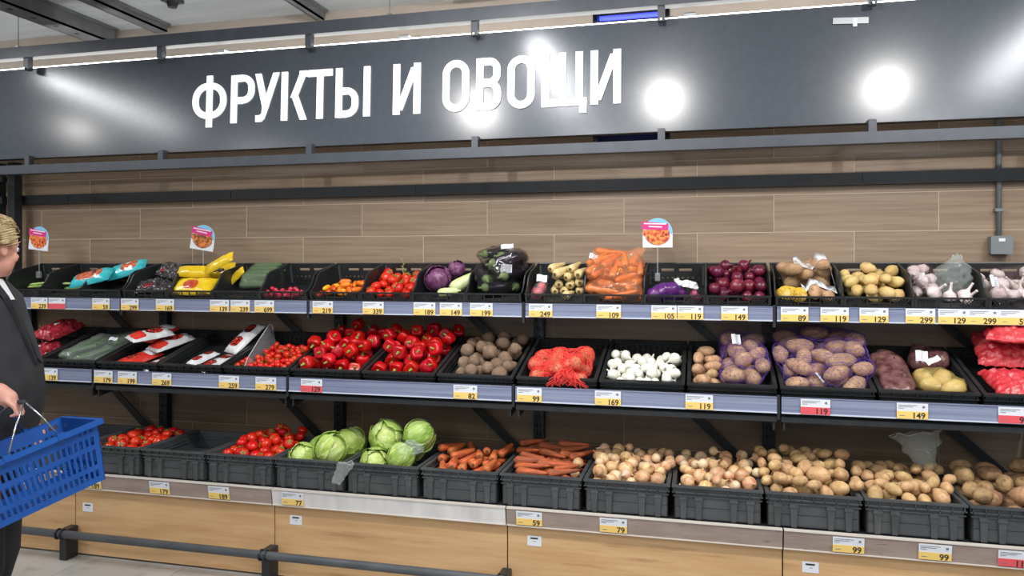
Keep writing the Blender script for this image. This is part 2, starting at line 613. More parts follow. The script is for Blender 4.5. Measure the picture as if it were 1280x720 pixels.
# =================================================================== SHELVING
B0, MW = .34, 1.25
BND = [B0 + MW * k for k in range(-4, 3)]          # module boundaries
BND[0] = -4.49
DT, DM, DB = 3.88, 3.66, 3.51
YT, YM, YB = -(DW - DT), -(DW - DM), -(DW - DB)
modname = ['at the far left beside the shopper', 'second from the left', 'in the middle, left of centre', 'in the middle, right of centre', 'at the right edge', 'beyond the right edge']
for i, x in enumerate(BND):
    lab = 'black slotted upright post of the shelving ' + ('at its left end', 'left of the tomatoes', 'behind the cabbages', 'behind the carrots', 'behind the onions and potatoes', 'at the right edge', 'beyond the right edge')[i]
    t = thing('upright_post', lab, 'post', (x, -.055, 0))
    us = [-.03, -.012, -.006, .006, .012, .03]
    vs = [0, .45]
    while vs[-1] < 1.5:
        vs += [vs[-1] + .02, vs[-1] + .05]
    b = MB().panel(us, vs, lambda i, j: i in (1, 3) and j % 2 == 1 and j > 0, .004, lambda u, v, w_: (u, w_, v))
    b.box(-.03, -.026, .004, .045, 0, vs[-1]).box(.026, .03, .004, .045, 0, vs[-1])
    b.build('channel', M_['black'], t)
    MB().box(-.035, .035, -.005, .05, vs[-1], vs[-1] + .01).build('cap', M_['black'], t)

TT, TM = R(13), R(16)
for lvl, yf, z0, z1, tilt, depth, word, zf in (('top', YT, 1.35, 1.418, TT, .36, 'top', .062), ('mid', YM, .946, 1.017, TM, .575, 'middle', -.012)):
    for i in range(len(BND) - 1):
        xa, xb = BND[i] + .008, BND[i + 1] - .012
        t = thing('display_shelf', '%s black display shelf with blue-grey price rail, bay %s' % (word, modname[i]), 'shelf', (0, yf, z0))
        hb = depth * math.tan(tilt)
        b = MB().hexa([(xa, .012, zf - .03), (xb, .012, zf - .03), (xb, depth, zf + hb - .03), (xa, depth, zf + hb - .03),
                       (xa, .012, zf - .006), (xb, .012, zf - .006), (xb, depth, zf + hb - .006), (xa, depth, zf + hb - .006)])
        b.build('shelf_plate', M_['black'], t)
        rl = MB().box(xa, xb, 0, .01, .006, z1 - z0).build('price_rail', M_['rail'], t)
        MB().box(xa, xb, -.004, .01, 0, .006).build('rail_edge', M_['railw'], rl)
        MB().box(xa, xb, -.003, .01, z1 - z0, z1 - z0 + .004).build('rail_lip', M_['rail'], rl)
        MB().box(xb + .001, xb + .014, .005, .03, -.03, z1 - z0 + .01).build('end_bracket', M_['black'], t)
        # arm at both ends, reaching back to the uprights
        for x in (xa + .012, xb - .012):
            MB().hexa([(x - .004, .02, zf - .07), (x + .004, .02, zf - .07), (x + .004, depth + .0, zf + hb - .16), (x - .004, depth + .0, zf + hb - .16),
                       (x - .004, .02, zf - .032), (x + .004, .02, zf - .032), (x + .004, depth, zf + hb - .032), (x - .004, depth, zf + hb - .032)]).build('bracket', M_['black'], t)
        # flat brace on the wall
        ztop = -.12 if lvl == 'mid' else -.02
        b = MB()
        p = [(xb - .43, ztop), (xb - .37, ztop), (xb + .005, ztop - .33), (xb - .045, ztop - .35)]
        b.prism(p, -yf - .06, -yf - .05)
        b.build('brace', M_['black'], t)

for i in range(len(BND) - 1):
    xa, xb = BND[i] + .003, BND[i + 1] - .003
    t = thing('base_unit', 'oak panelled shelf base with price strip, bay %s' % modname[i], 'shelf base', (0, YB, 0))
    MB().box(xa, xb, .0, .74, .445, .468).build('deck', M_['black'], t)
    st = MB().hexa([(xa, .0, .387), (xb, .0, .387), (xb, .02, .387), (xa, .02, .387),
                    (xa, -.012, .466), (xb, -.012, .466), (xb, .008, .466), (xa, .008, .466)]).build('price_strip', M_['stripw'] if i == 2 else M_['strip'], t)
    MB().box(xa, xb, -.016, .01, .466, .471).build('strip_edge', M_['stripe'], st)
    MB().box(xa, xb, -.004, .02, .382, .387).build('strip_lower_edge', M_['stripe'], st)
    MB().box(xa, xb, .025, .043, .012, .442).build('front_panel', M_['oak'], t)
    MB().box(xa, xb, .05, .065, 0, .44).build('inner_frame', M_['black'], t)
t = thing('bumper_rail', 'grey round bumper rail running low along the shelf base', 'rail', (0, YB - .075, .15))
RR = pm('bumper_plastic', c(72, 76, 80), .45, c(84, 88, 92), 6)
MB().tube([(BND[0], 0, 0), (BND[-1], 0, 0)], .021, 12).build('tube', RR, t, True)
for k, x in enumerate(BND[1:-1]):
    bk = MB().box(x - .022, x + .022, .012, .094, -.149, .02).build('bracket', M_['black'], t)
    pts = [(x, .026 * math.cos(a), .026 * math.sin(a)) for a in [2 * math.pi * q / 12 for q in range(12)]]
    for dx in (-.03, .0):
        MB().tube([(p[0] + dx + .012, p[1], p[2]) for p in pts], .005, 6, True).build('strap', M_['black'], bk)

# =================================================================== CRATES
def crate_rim(b, W, D, H, front=True):
    """two stacked flanges with small ribs between them"""
    for (e, z0, z1) in ((0, H - .010, H), (.003, H - .034, H - .028), (.006, H - .050, H - .046)):
        w = W / 2 - e
        b.box(-w, w, e, e + .018, z0, z1).box(-w, w, D - e - .018, D - e, z0, z1)
        b.box(-w, -w + .018, e + .018, D - e - .018, z0, z1).box(w - .018, w, e + .018, D - e - .018, z0, z1)
    n = 8
    for k in range(n + 1):
        x = -W / 2 + .012 + (W - .024) * k / n
        z = H - .05 if k in (1, 2, 6, 7) else H - .034
        b.box(x - .0018, x + .0018, .003, .014, z, H - .01)
        b.box(x - .0018, x + .0018, D - .014, D - .003, H - .034, H - .01)
    for k in range(11):
        y = .02 + (D - .04) * k / 10
        for s in (-1, 1):
            b.box(s * (W / 2 - .008) - .004, s * (W / 2 - .008) + .004, y - .002, y + .002, H - .034, H - .01)


def make_big_crate(name, W, D, H, floorz, mat, slots):
    t = thing(name, '', 'crate', link=False)
    b = MB()
    e = .012
    t_ = .005
    if slots:
        us = [e]
        while us[-1] < D - .06:
            us += [us[-1] + .018, us[-1] + .026]
        us.append(D - e)
        vs = [0, H * .42, H * .80, H - .012]
        hole = lambda i, j: j == 1 and i % 2 == 1 and 1 < i < len(us) - 3
        b.panel(us, vs, hole, t_, lambda u, v, w_: (-W / 2 + e + w_, u, v))
        b.panel(us, vs, hole, t_, lambda u, v, w_: (W / 2 - e - w_, u, v))
        ub = [-W / 2 + e]
        while ub[-1] < W / 2 - .05:
            ub += [ub[-1] + .02, ub[-1] + .03]
        ub.append(W / 2 - e)
        b.panel(ub, vs, lambda i, j: j == 1 and i % 2 == 1 and i < len(ub) - 2, t_, lambda u, v, w_: (u, D - e - w_, v))
    else:
        b.box(-W / 2 + e, -W / 2 + e + t_, e, D - e, 0, H - .008).box(W / 2 - e - t_, W / 2 - e, e, D - e, 0, H - .008)
        b.box(-W / 2 + e, W / 2 - e, D - e - t_, D - e, 0, H - .008)
    b.box(-W / 2 + e, W / 2 - e, e, e + t_, 0, H - .008)
    b.box(-W / 2 + e, W / 2 - e, e, D - e, floorz - .004, floorz)
    b.box(-W / 2 + e, W / 2 - e, e, D - e, 0, .004)
    mobj('body', b.mesh('body', mat), t, False)
    b = MB()
    crate_rim(b, W, D, H)
    mobj('rim', b.mesh('rim', mat), t, False)
    rw, rb = .015, .011
    b = MB().hexa([(-rb, 0.003, 0), (rb, 0.003, 0), (rb, e + .001, 0), (-rb, e + .001, 0), (-rw, -.002, H - .05), (rw, -.002, H - .05), (rw, e + .001, H - .05), (-rw, e + .001, H - .05)])
    b.box(-rw - .003, rw + .003, -.004, e, H - .062, H - .052)
    me = b.mesh('rib', mat)
    for f in (.13, .30, .68, .86):
        r = mobj('rib', me, t, False)
        r.location = (-W / 2 + W * f, 0, 0)
    if not slots:
        b = MB().hexa([(0, .02, 0), (0, D - .02, 0), (.01, D - .02, 0), (.01, .02, 0), (-.004, .02, H - .05), (-.004, D - .02, H - .05), (.01, D - .02, H - .05), (.01, .02, H - .05)])
    return t


def make_small_crate(W, D, Hb, Hf, mat):
    t = thing('fruit_crate', '', 'crate', link=False)
    b = MB()
    th = .004
    us = [-W / 2, -W / 2 + .02]
    for k in range(6):
        us += [us[-1] + .010, us[-1] + .016]
    us += [-.045, -.005, .005, .045, .065]
    for k in range(6):
        us += [us[-1] + .010, us[-1] + .016]
    us += [W / 2]
    us = sorted(set(round(u, 4) for u in us))
    # back wall: two grip windows above a row of small slots
    ub = [-W / 2] + [-W / 2 + .018 + .0135 * k for k in range(21)] + [W / 2]
    vb = [0, .018, .03, .05, .062, .092, .108, Hb]
    def hb(i, j):
        if j in (1, 3):
            return 0 < i < len(ub) - 2 and i % 2 == 1
        if j == 5:
            return 5 <= i <= 9 or 12 <= i <= 16
        return False
    b.panel(ub, vb, hb, th, lambda u, v, w_: (u, D - w_, v))
    # side walls that drop towards the front
    prof = [(0, Hf), (.03, Hf + .004), (.07, Hb * .62), (.11, Hb * .92), (.15, Hb), (D, Hb)]
    for s in (-1, 1):
        pts = [(y, 0) for y in (D, 0)] + prof
        n = len(pts)
        xo, xi = s * W / 2, s * (W / 2 - th)
        b.add([(xo, y, z) for y, z in pts] + [(xi, y, z) for y, z in pts],
              [tuple(range(n)), tuple(range(2 * n - 1, n - 1, -1))] + [(i, i + n, (i + 1) % n + n, (i + 1) % n) for i in range(n)])
    b.box(-W / 2, W / 2, 0, D, 0, .004)
    mobj('body', b.mesh('body', mat), t, False)
    # front: low open lip, crossed lattice left and right, long slots between
    b = MB()
    b.box(-W / 2, W / 2, -.004, .006, Hf - .008, Hf).box(-W / 2, W / 2, -.002, .003, 0, .010)
    for x in (-W / 2, -.052, -.002, .048, W / 2 - .012):
        b.box(x, x + (.012 if abs(x) > .1 else .005), -.002, .003, .008, Hf - .006)
    b.box(-.052, .052, -.001, .003, .022, .027)
    mobj('front_lip', b.mesh('front_lip', mat), t, False)
    z0, z1 = .010, Hf - .008
    h = z1 - z0
    for xa, xb in ((-W / 2 + .012, -.052), (.053, W / 2 - .012)):
        b = MB()
        x = xa
        while x + h * .8 <= xb + .001:
            for (p, q) in ((x, x + h * .8), (x + h * .8, x)):
                b.prism([(p - .002, z0), (p + .002, z0), (q + .002, z1), (q - .002, z1)], -.001, .002)
            x += .013
        mobj('lattice', b.mesh('lattice', mat), t, False)
    # rolled top edge
    b = MB()
    b.tube([(-W / 2, D, Hb), (W / 2, D, Hb)], .005, 6)
    for s in (-1, 1):
        b.tube([(s * W / 2, y, z) for y, z in prof], .0045, 6)
    mobj('rim', b.mesh('rim', mat), t, False)
    for s in (-1, 1):
        b = MB().box(s * (W / 2 - .012) - .006, s * (W / 2 - .012) + .006, D - .010, D - .005, .015, Hb - .01)
        mobj('corner_stiffener', b.mesh('corner_stiffener', M_['crate_g']), t, False)
    return t


P_BIG = make_big_crate('deep_crate', .398, .49, .15, .055, M_['crate_g'], False)
P_MID = make_big_crate('slotted_crate', .406, .545, .12, .055, M_['crate'], True)
P_TOP = make_small_crate(.306, .365, .135, .055, M_['crate'])

CR = {}     # key -> world matrix of the crate's front bottom centre
XO = {}     # key -> its x; crates of one row share a frame, so that heaps may meet


def put_crate(key, proto, x, y, z, tilt, label):
    o = copy_tree(proto)
    o['label'] = label
    M = TR(x, y, z, tilt)
    setm(o, M)
    CR[key] = M
    row = key[0] if key[0] == 'g' else ('M' if key[0].islower() else 'T')
    XO[key] = (row, x)
    CR[row] = TR(0, y, z, tilt)
    return o


top_lab = {
    'A1': 'empty low black crate on the top shelf behind the shopper, leftmost',
    'A2': 'low black crate on the top shelf with green stalks in it',
    'A3': 'low black crate on the top shelf below the leftmost promo card',
    'A4': 'low black crate on the top shelf under the turquoise carrot packs',
    'B1': 'low black crate on the top shelf with a dark bag, left of the yellow packs',
    'B2': 'low black crate on the top shelf holding the yellow packs',
    'B3': 'low black crate on the top shelf under the wrapped cucumber tray',
    'B4': 'low black crate on the top shelf with small red radishes at its front',
    'C1': 'low black crate on the top shelf with trays of orange mini peppers',
    'C2': 'low black crate on the top shelf with red vine tomatoes',
    'C3': 'low black crate on the top shelf with the purple cabbage and pale squash',
    'C4': 'low black crate on the top shelf filled with wrapped eggplants',
    'D1': 'low black crate on the top shelf filled with pale parsnips',
    'D2': 'low black crate on the top shelf under the big bags of carrots',
    'D3': 'low black crate on the top shelf, nearly empty, below the right promo card',
    'D4': 'low black crate on the top shelf heaped with red onions',
    'E1': 'low black crate on the top shelf with bagged potatoes in white paper',
    'E2': 'low black crate on the top shelf heaped with loose yellow potatoes',
    'E3': 'low black crate on the top shelf with garlic and the crumpled clear bag',
    'E4': 'low black crate on the top shelf with garlic, cut by the right edge'}
for m, L in enumerate('ABCDE'):
    for k in range(4):
        if L + str(k + 1) == 'A1':
            continue
        put_crate(L + str(k + 1), P_TOP, B0 + MW * (m - 4) + .156 + .3075 * k, YT + .022, 1.4185, TT, top_lab[L + str(k + 1)])
mid_lab = {
    'a2': 'slotted crate on the middle shelf with a dark red bag, behind the shopper',
    'a3': 'slotted crate on the middle shelf with wrapped cucumbers',
    'b1': 'slotted crate on the middle shelf with red and white tomato packs',
    'b2': 'slotted crate on the middle shelf with white packs, mostly empty',
    'b3': 'slotted crate on the middle shelf with a clear bin of cherry tomatoes',
    'c1': 'slotted crate on the middle shelf heaped with red peppers, left of two',
    'c2': 'slotted crate on the middle shelf heaped with red peppers, right of two',
    'c3': 'slotted crate on the middle shelf heaped with brown beets',
    'd1': 'slotted crate on the middle shelf with red net bags hanging over its front',
    'd2': 'slotted crate on the middle shelf filled with white onions',
    'd3': 'slotted crate on the middle shelf with loose and bagged potatoes beside the white onions',
    'e1': 'slotted crate on the middle shelf with large potatoes in a purple net',
    'e2': 'slotted crate on the middle shelf with bagged beets and yellow potatoes',
    'e3': 'slotted crate on the middle shelf with red plastic bags, at the right edge'}
for m, L in enumerate('abcde'):
    for k in range(3):
        if L + str(k + 1) in mid_lab:
            put_crate(L + str(k + 1), P_MID, B0 + MW * (m - 4) + .2085 + .4155 * k, YM + .052, .9485, TM, mid_lab[L + str(k + 1)])
bot_lab = ['deep charcoal crate on the base behind the blue basket',
           'deep charcoal crate on the base with tomatoes, beside the blue basket',
           'empty deep charcoal crate on the base between the two tomato crates',
           'deep charcoal crate on the base with tomatoes, left of the cabbages',
           'deep charcoal crate on the base with cabbages, left of two',
           'deep charcoal crate on the base with cabbages, right of two',
           'deep charcoal crate on the base with stubby carrots beside the cabbages',
           'deep charcoal crate on the base with dirty carrots beside the onions',
           'deep charcoal crate on the base with onions, left of two',
           'deep charcoal crate on the base with onions, right of two',
           'deep charcoal crate on the base with potatoes beside the onions',
           'deep charcoal crate on the base with potatoes under the clear bag',
           'deep charcoal crate on the base with big brown potatoes at the right edge']
for k, lab in enumerate(bot_lab):
    put_crate('g%d' % k, P_BIG, .264 + .405 * (k - 9) - .2025, YB + .016, .4725, 0, lab)

# =================================================================== PRICE TAGS
_txt = {}


def text_mesh(s, size, mat):
    if (s, size) not in _txt:
        cu = bpy.data.curves.new('t', 'FONT')
        cu.body = s
        cu.size = size
        cu.offset = size * .022
        cu.align_x = 'RIGHT'
        cu.extrude = .0002
        o = bpy.data.objects.new('t', cu)
        COL.objects.link(o)
        bpy.context.view_layer.update()
        dg = bpy.context.evaluated_depsgraph_get()
        me = bpy.data.meshes.new_from_object(o.evaluated_get(dg))
        me.materials.clear()
        me.materials.append(mat)
        bpy.data.objects.remove(o)
        _txt[(s, size)] = me
    return _txt[(s, size)]


TAGW, TAGH = .125, .068
card_me = MB().box(-TAGW / 2, TAGW / 2, -.0015, 0, 0, TAGH).mesh('card', M_['white'])
band_me = {k: MB().box(-TAGW / 2, TAGW / 2, -.0022, -.0015, 0, TAGH * .48).mesh('price_band', M_[k]) for k in ('yellow', 'pink')}
lb = MB()
for zz, xs in ((.060, (-.056, .02)), (.053, (-.056, .004)), (.046, (-.056, -.034))):
    lb.box(xs[0], xs[1], -.0022, -.0015, zz - .0022, zz)
lb.box(.040, .050, -.0022, -.0015, .048, .058)
line_me = lb.mesh('print_lines', M_['inkg'])
un_me = MB().box(-.052, -.030, -.0028, -.0022, .012, .0145).mesh('unit_print', M_['inkg'])


def price_tag(px, price, level, red=False, where='', tilt=0):
    d, y, z, rx = {'top': (DT, YT - .0045, 1.3525, 0), 'mid': (DM, YM - .0045, .949, 0), 'bot': (DB, YB - .0045, .392, R(8))}[level]
    col = 'red' if red else 'yellow'
    rail = {'top': 'top shelf rail', 'mid': 'middle shelf rail', 'bot': 'base strip'}[level]
    lab = '%s price tag %son %s %s' % (col, ('reading %s ' % price) if price else '', rail, where)
    t = thing('price_tag', lab, 'price tag', (X(px, d), y, z), (rx, tilt, 0), group='price tags on the ' + rail)
    cd_ = mobj('card', card_me, t)
    mobj('price_band', band_me['pink' if red else 'yellow'], t)
    mobj('print_lines', line_me, t)
    mobj('unit_print', un_me, t)
    if price:
        p = mobj('price_print', text_mesh(price, .036, M_['ink']), t)
        p.rotation_euler = (R(90), 0, 0)
        p.location = (.052, -.0026, .003)


for px, pr, red, wh in ((50, '239', 0, 'left of the red tag'), (72, '', 1, 'at the far left'), (127, '59', 0, 'under the turquoise packs'), (163, '299', 0, 'left of the yellow packs'),
                        (207, '169', 0, 'under the yellow packs'), (275, '139', 0, 'below the cucumber tray'), (301, '239', 0, 'next to the tag reading 139'),
                        (331, '699', 0, 'under the radishes'), (404, '219', 0, 'under the mini peppers'), (467, '339', 0, 'under the vine tomatoes'),
                        (531, '189', 0, 'under the purple cabbage'), (564, '149', 0, 'under the pale squash'), (602, '199', 0, 'under the eggplants'),
                        (676, '249', 0, 'under the parsnips'), (761, '109', 0, 'under the carrot bags'), (830, '105', 0, 'under the nearly empty crate'),
                        (863, '119', 0, 'beside the tag reading 105'), (918, '149', 0, 'under the red onions'), (993, '89', 0, 'under the paper bags of potatoes'),
                        (1043, '119', 0, 'left of the tag for yellow potatoes'), (1092, '129', 0, 'under the yellow potatoes'), (1150, '299', 0, 'under the garlic, leftmost'),
                        (1191, '129', 0, 'under the garlic below the clear bag'), (1229, '299', 0, 'under the garlic beside the right edge'), (1268, '59', 0, 'at the right edge')):
    price_tag(px, pr, 'top', red, wh)
for px, pr, red, wh in ((62, '139', 0, 'beside the shopper'), (130, '179', 0, 'under the tomato packs, leftmost'), (160, '199', 0, 'under the tomato packs'), (203, '269', 0, 'left of the white packs'),
                        (287, '259', 0, 'under the white packs'), (333, '279', 0, 'under the cherry tomatoes'), (390, '129', 1, 'under the red peppers'), (582, '82', 0, 'under the beets'),
                        (662, '99', 0, 'under the red net bags'), (760, '169', 0, 'under the white onions'), (874, '119', 0, 'under the loose potatoes'),
                        (1019, '119', 1, 'under the purple net potatoes'), (1140, '149', 0, 'under the bagged beets'), (1268, '99', 1, 'at the right edge')):
    price_tag(px, pr, 'mid', red, wh)
for px, pr, red, wh in ((116, '189', 0, 'beside the blue basket'), (201, '179', 0, 'below the empty crate'), (275, '189', 0, 'below the tomatoes left of the cabbages'), (367, '77', 0, 'below the cabbages'),
                        (662, '59', 0, 'below the carrots'), (767, '79', 0, 'below the onions'), (1060, '99', 0, 'below the potatoes next to the onions'), (1168, '99', 0, 'below the clear bag'),
                        (1268, '119', 1, 'at the right edge')):
    price_tag(px, pr, 'bot', red, wh)
for px, py, wh in ((110, 634, 'beside the blue basket'), (370, 650, 'below the cabbages'), (668, 676, 'below the carrots'), (1013, 709, 'at the lower right')):
    t = thing('paper_sticker', 'small white sticker on the oak base panel ' + wh, 'sticker', (X(px, 3.535), YB + .0245, Z(px, py, 3.535)), group='white stickers on the base')
    MB().box(-.034, .034, -.0012, 0, -.024, .024).build('paper', M_['white'], t)
    MB().box(-.02, .018, -.0016, -.0012, .008, .016).build('print_lines', M_['ink'], t)
    MB().box(-.004, .008, -.0016, -.0012, -.004, -.001).build('print_line', M_['inkg'], t)

# =================================================================== PROMO CARDS
food = pm('food_print', c(190, 40, 38), .5, c(232, 150, 70), 60, contrast=(.4, .6), dirt_glint=(c(90, 30, 22), 45, (.55, .7)))
food2 = pm('dark_food_print', c(120, 60, 38), .5, c(220, 130, 50), 60, contrast=(.4, .6), dirt_glint=(c(50, 42, 30), 45, (.5, .7)))
for px, py, d, rz, ry, fm, lab in ((49, 298, 4.06, R(0), R(6), food, 'round promo card on a clear stand at the left, near the shopper'),
                                   (254, 297, 4.06, R(6), R(9), food2, 'round promo card on a clear stand above the yellow packs'),
                                   (822, 291, 4.06, R(0), R(0), food, 'round promo card on a clear stand beside the carrot bags')):
    t = thing('promo_card', lab, 'promo card', (X(px, d), -(DW - d), 0), (0, 0, rz), 'promo cards on clear stands')
    zc = Z(px, py, d)
    zb = 1.57
    r = .077
    k = thing('x', '', '', link=False)
    pts = [(-r, -r)] + [(r, -r)] + [(r * math.cos(a), r * math.sin(a)) for a in [math.pi * q / 16 for q in range(17)]]
    rot = lambda p: (p[0] * math.cos(ry) + p[1] * math.sin(ry), zc + p[1] * math.cos(ry) - p[0] * math.sin(ry))
    MB().prism([rot(p) for p in pts], -.002, 0).build('card', M_['white'], t)
    arc = lambda rr, a0, a1, n=16: [(rr * math.cos(R(a0 + (a1 - a0) * q / n)), rr * math.sin(R(a0 + (a1 - a0) * q / n))) for q in range(n + 1)]
    MB().prism([rot(p) for p in arc(r * .99, -8, 130)], -.0026, -.002).build('blue_disc', pm('sky_blue_print', c(120, 186, 222), .5), t)
    MB().prism([rot(p) for p in [(-r * .98, r * .2), (-r * .98, -r * .15)] + arc(r * .86, 200, 345) + [(r * .78, r * .2)]], -.0032, -.0026).build('food_picture', fm, t)
    bn = MB().prism([rot(p) for p in [(-r * 1.05, r * .25), (r * .72, r * .16), (r * .72, r * .62), (-r * 1.05, r * .80)]], -.0038, -.0032).build('banner', pm('magenta_print', c(206, 40, 122), .5), t)
    b = MB()
    for q, (a, e) in enumerate(((-.92, .58), (-.6, .3))):
        zz = r * (.60 - .2 * q)
        b.prism([rot(p) for p in [(a * r, zz), (e * r, zz - .05 * r), (e * r, zz + .03 * r), (a * r, zz + .08 * r)]], -.0044, -.0038)
    b.build('banner_print', M_['white'], bn)
    b = MB()
    for q in range(14):
        a = R(212 + 116 * q / 13)
        p = (r * .95 * math.cos(a), r * .95 * math.sin(a) + .01)
        b.prism([rot((p[0] + u, p[1] + v)) for u, v in ((-.003, -.002), (.002, -.002), (.003, .002), (-.002, .002))], -.0034, -.002)
    b.build('curved_print', M_['inkg'], t)
    MB().tube([(0, -.001, zc - r), (0, 0, zb)], .004, 6).build('stem', M_['acrylic'], t)
    MB().box(-.013, .013, -.012, .006, zb - .03, zb + .012).build('clip', M_['acrylic'], t)

# =================================================================== PRODUCE
from mathutils.bvhtree import BVHTree


class Proto:
    def __init__(s, root, spheres):
        s.root, s.sph = root, spheres
        vs, fs = [], []
        for o in [root] + list(root.children_recursive):
            if o.data:
                M = Matrix.Identity(4) if o is root else o.matrix_basis
                n = len(vs)
                vs += [M @ v.co for v in o.data.vertices]
                fs += [tuple(i + n for i in p.vertices) for p in o.data.polygons]
        s.V = np.array([tuple(v) for v in vs])
        s.Fc = fs


def proto(name, me, cat, spheres, parts=()):
    o = bpy.data.objects.new(name, me)
    o['category'] = cat
    for pn, pme in parts:
        p = bpy.data.objects.new(pn, pme)
        p.parent = o
    return Proto(o, spheres)


class Bin:
    """what already lies in a crate, in the crate's own frame"""
    def __init__(s):
        s.c = np.zeros((0, 3))
        s.r = np.zeros(0)
        s.items = []

    def add(s, V, Fc, sph):
        s.items.append((V.min(0), V.max(0), BVHTree.FromPolygons(V.tolist(), Fc)))
        if len(sph):
            s.c = np.vstack([s.c, np.array([p for p, r in sph])])
            s.r = np.concatenate([s.r, np.array([r for p, r in sph])])

    def hits(s, V, Fc):
        lo, hi = V.min(0), V.max(0)
        near = [b for (l, h, b) in s.items if (l < hi).all() and (h > lo).all()]
        if not near:
            return False
        t = BVHTree.FromPolygons(V.tolist(), Fc)
        return any(t.overlap(b) for b in near)


BINS = {}
WORLDV = {}


def rot_any(rg):
    return Euler((rg.uniform(0, 6.28), rg.uniform(0, 6.28), rg.uniform(0, 6.28))).to_matrix()


def rot_flat(rg, tilt=.3):
    return Euler((0, rg.uniform(-tilt, tilt), rg.uniform(0, 6.28))).to_matrix() @ Euler((rg.uniform(0, 6.28), 0, 0)).to_matrix()


def rot_up(rg, tilt=1.2):
    return Euler((rg.uniform(-.2, tilt), rg.uniform(-tilt, tilt) * .7, 0)).to_matrix() @ Euler((0, 0, rg.uniform(0, 6.28))).to_matrix()


def rot_side(rg, a=0., sp=.5, tilt=.2):
    """long x axis turned by about a round z"""
    return Euler((0, rg.uniform(-tilt, tilt), a + rg.uniform(-sp, sp))).to_matrix() @ Euler((rg.uniform(0, 6.28), 0, 0)).to_matrix()


def pack(key, protos, box, hfun, label, group, n=60, rot=rot_any, scale=(.85, 1.1), seed=1, tries=40, miss=30, need=False):
    """let things drop one by one into a crate until the heap reaches hfun"""
    rg = random.Random(seed)
    row, xo = XO[key]
    B = BINS.setdefault(row, Bin())
    x0, x1, y0, y1, zf = box
    x0, x1 = x0 + xo, x1 + xo
    made, fails = [], 0
    while len(made) < n and fails < miss:
        P = rg.choice(protos)
        Q = np.array(rot(rg))
        sc = rg.uniform(*scale)
        V = P.V @ Q.T * sc
        lo, hi = V.min(0), V.max(0)
        sp = np.array([p for p, r in P.sph]) @ Q.T * sc
        sr = np.array([r for p, r in P.sph]) * sc
        best = None
        for k in range(tries):
            if x1 - x0 < hi[0] - lo[0] or y1 - y0 < hi[1] - lo[1]:
                break
            x, y = rg.uniform(x0 - lo[0], x1 - hi[0]), rg.uniform(y0 - lo[1], y1 - hi[1])
            z = zf - lo[2]
            if len(B.r):
                dx = B.c[:, None, 0] - (sp[None, :, 0] + x)
                dy = B.c[:, None, 1] - (sp[None, :, 1] + y)
                rr = B.r[:, None] + sr[None, :]
                q = rr * rr - dx * dx - dy * dy
                zz = np.where(q > 0, B.c[:, None, 2] + np.sqrt(np.maximum(q, 0)) - sp[None, :, 2], -9)
                z = max(z, zz.max())
            if need and z <= zf - lo[2] + 1e-6:
                continue
            over = z + hi[2] - hfun(x - xo, y)
            if best is None or over < best[0]:
                best = (over, x, y, z)
        if best is None or best[0] > 0:
            fails += 1
            continue
        over, x, y, z = best
        z = max(z - .012, zf - lo[2] + .0008)
        off = np.array([x, y, z])
        ok = False
        for k in range(22):
            if not B.hits(V + off, P.Fc):
                ok = True
                break
            off[2] += .003
        if not ok or off[2] + hi[2] > hfun(x - xo, y) + .02:
            fails += 1
            continue
        for k in range(12):
            t = off - np.array([0, 0, .002])
            if t[2] + lo[2] < zf + .0008 or B.hits(V + t, P.Fc):
                break
            off = t
        B.add(V + off, P.Fc, [(p + off, r) for p, r in zip(sp, sr)])
        o = copy_tree(P.root)
        o['label'] = label
        if group:
            o['group'] = group
        L = Matrix.Translation(Vector(off)) @ Matrix(Q.tolist()).to_4x4() @ Matrix.Scale(sc, 4)
        setm(o, CR[row] @ L)
        made.append(o)
        WORLDV[o.name] = (V + off, P.Fc)
        fails = 0
    return made


def put(key, P, x, y, z, rx=0, ry=0, rz=0, s=1, label='', group=None, settle=True):
    """one thing set into a crate by hand and lowered onto what is there"""
    row, xo = XO[key]
    x += xo
    B = BINS.setdefault(row, Bin())
    Q = np.array(Euler((rx, ry, rz)).to_matrix())
    V = P.V @ Q.T * s
    off = np.array([x, y, z], float)
    if settle:
        for k in range(60):
            if not B.hits(V + off, P.Fc):
                break
            off[2] += .004
    sp = [(np.array(p) @ Q.T * s + off, r * s) for p, r in P.sph]
    B.add(V + off, P.Fc, sp)
    o = copy_tree(P.root)
    o['label'] = label
    if group:
        o['group'] = group
    setm(o, CR[row] @ Matrix.Translation(Vector(off)) @ Matrix(Q.tolist()).to_4x4() @ Matrix.Scale(s, 4))
    WORLDV[o.name] = (V + off, P.Fc)
    return o


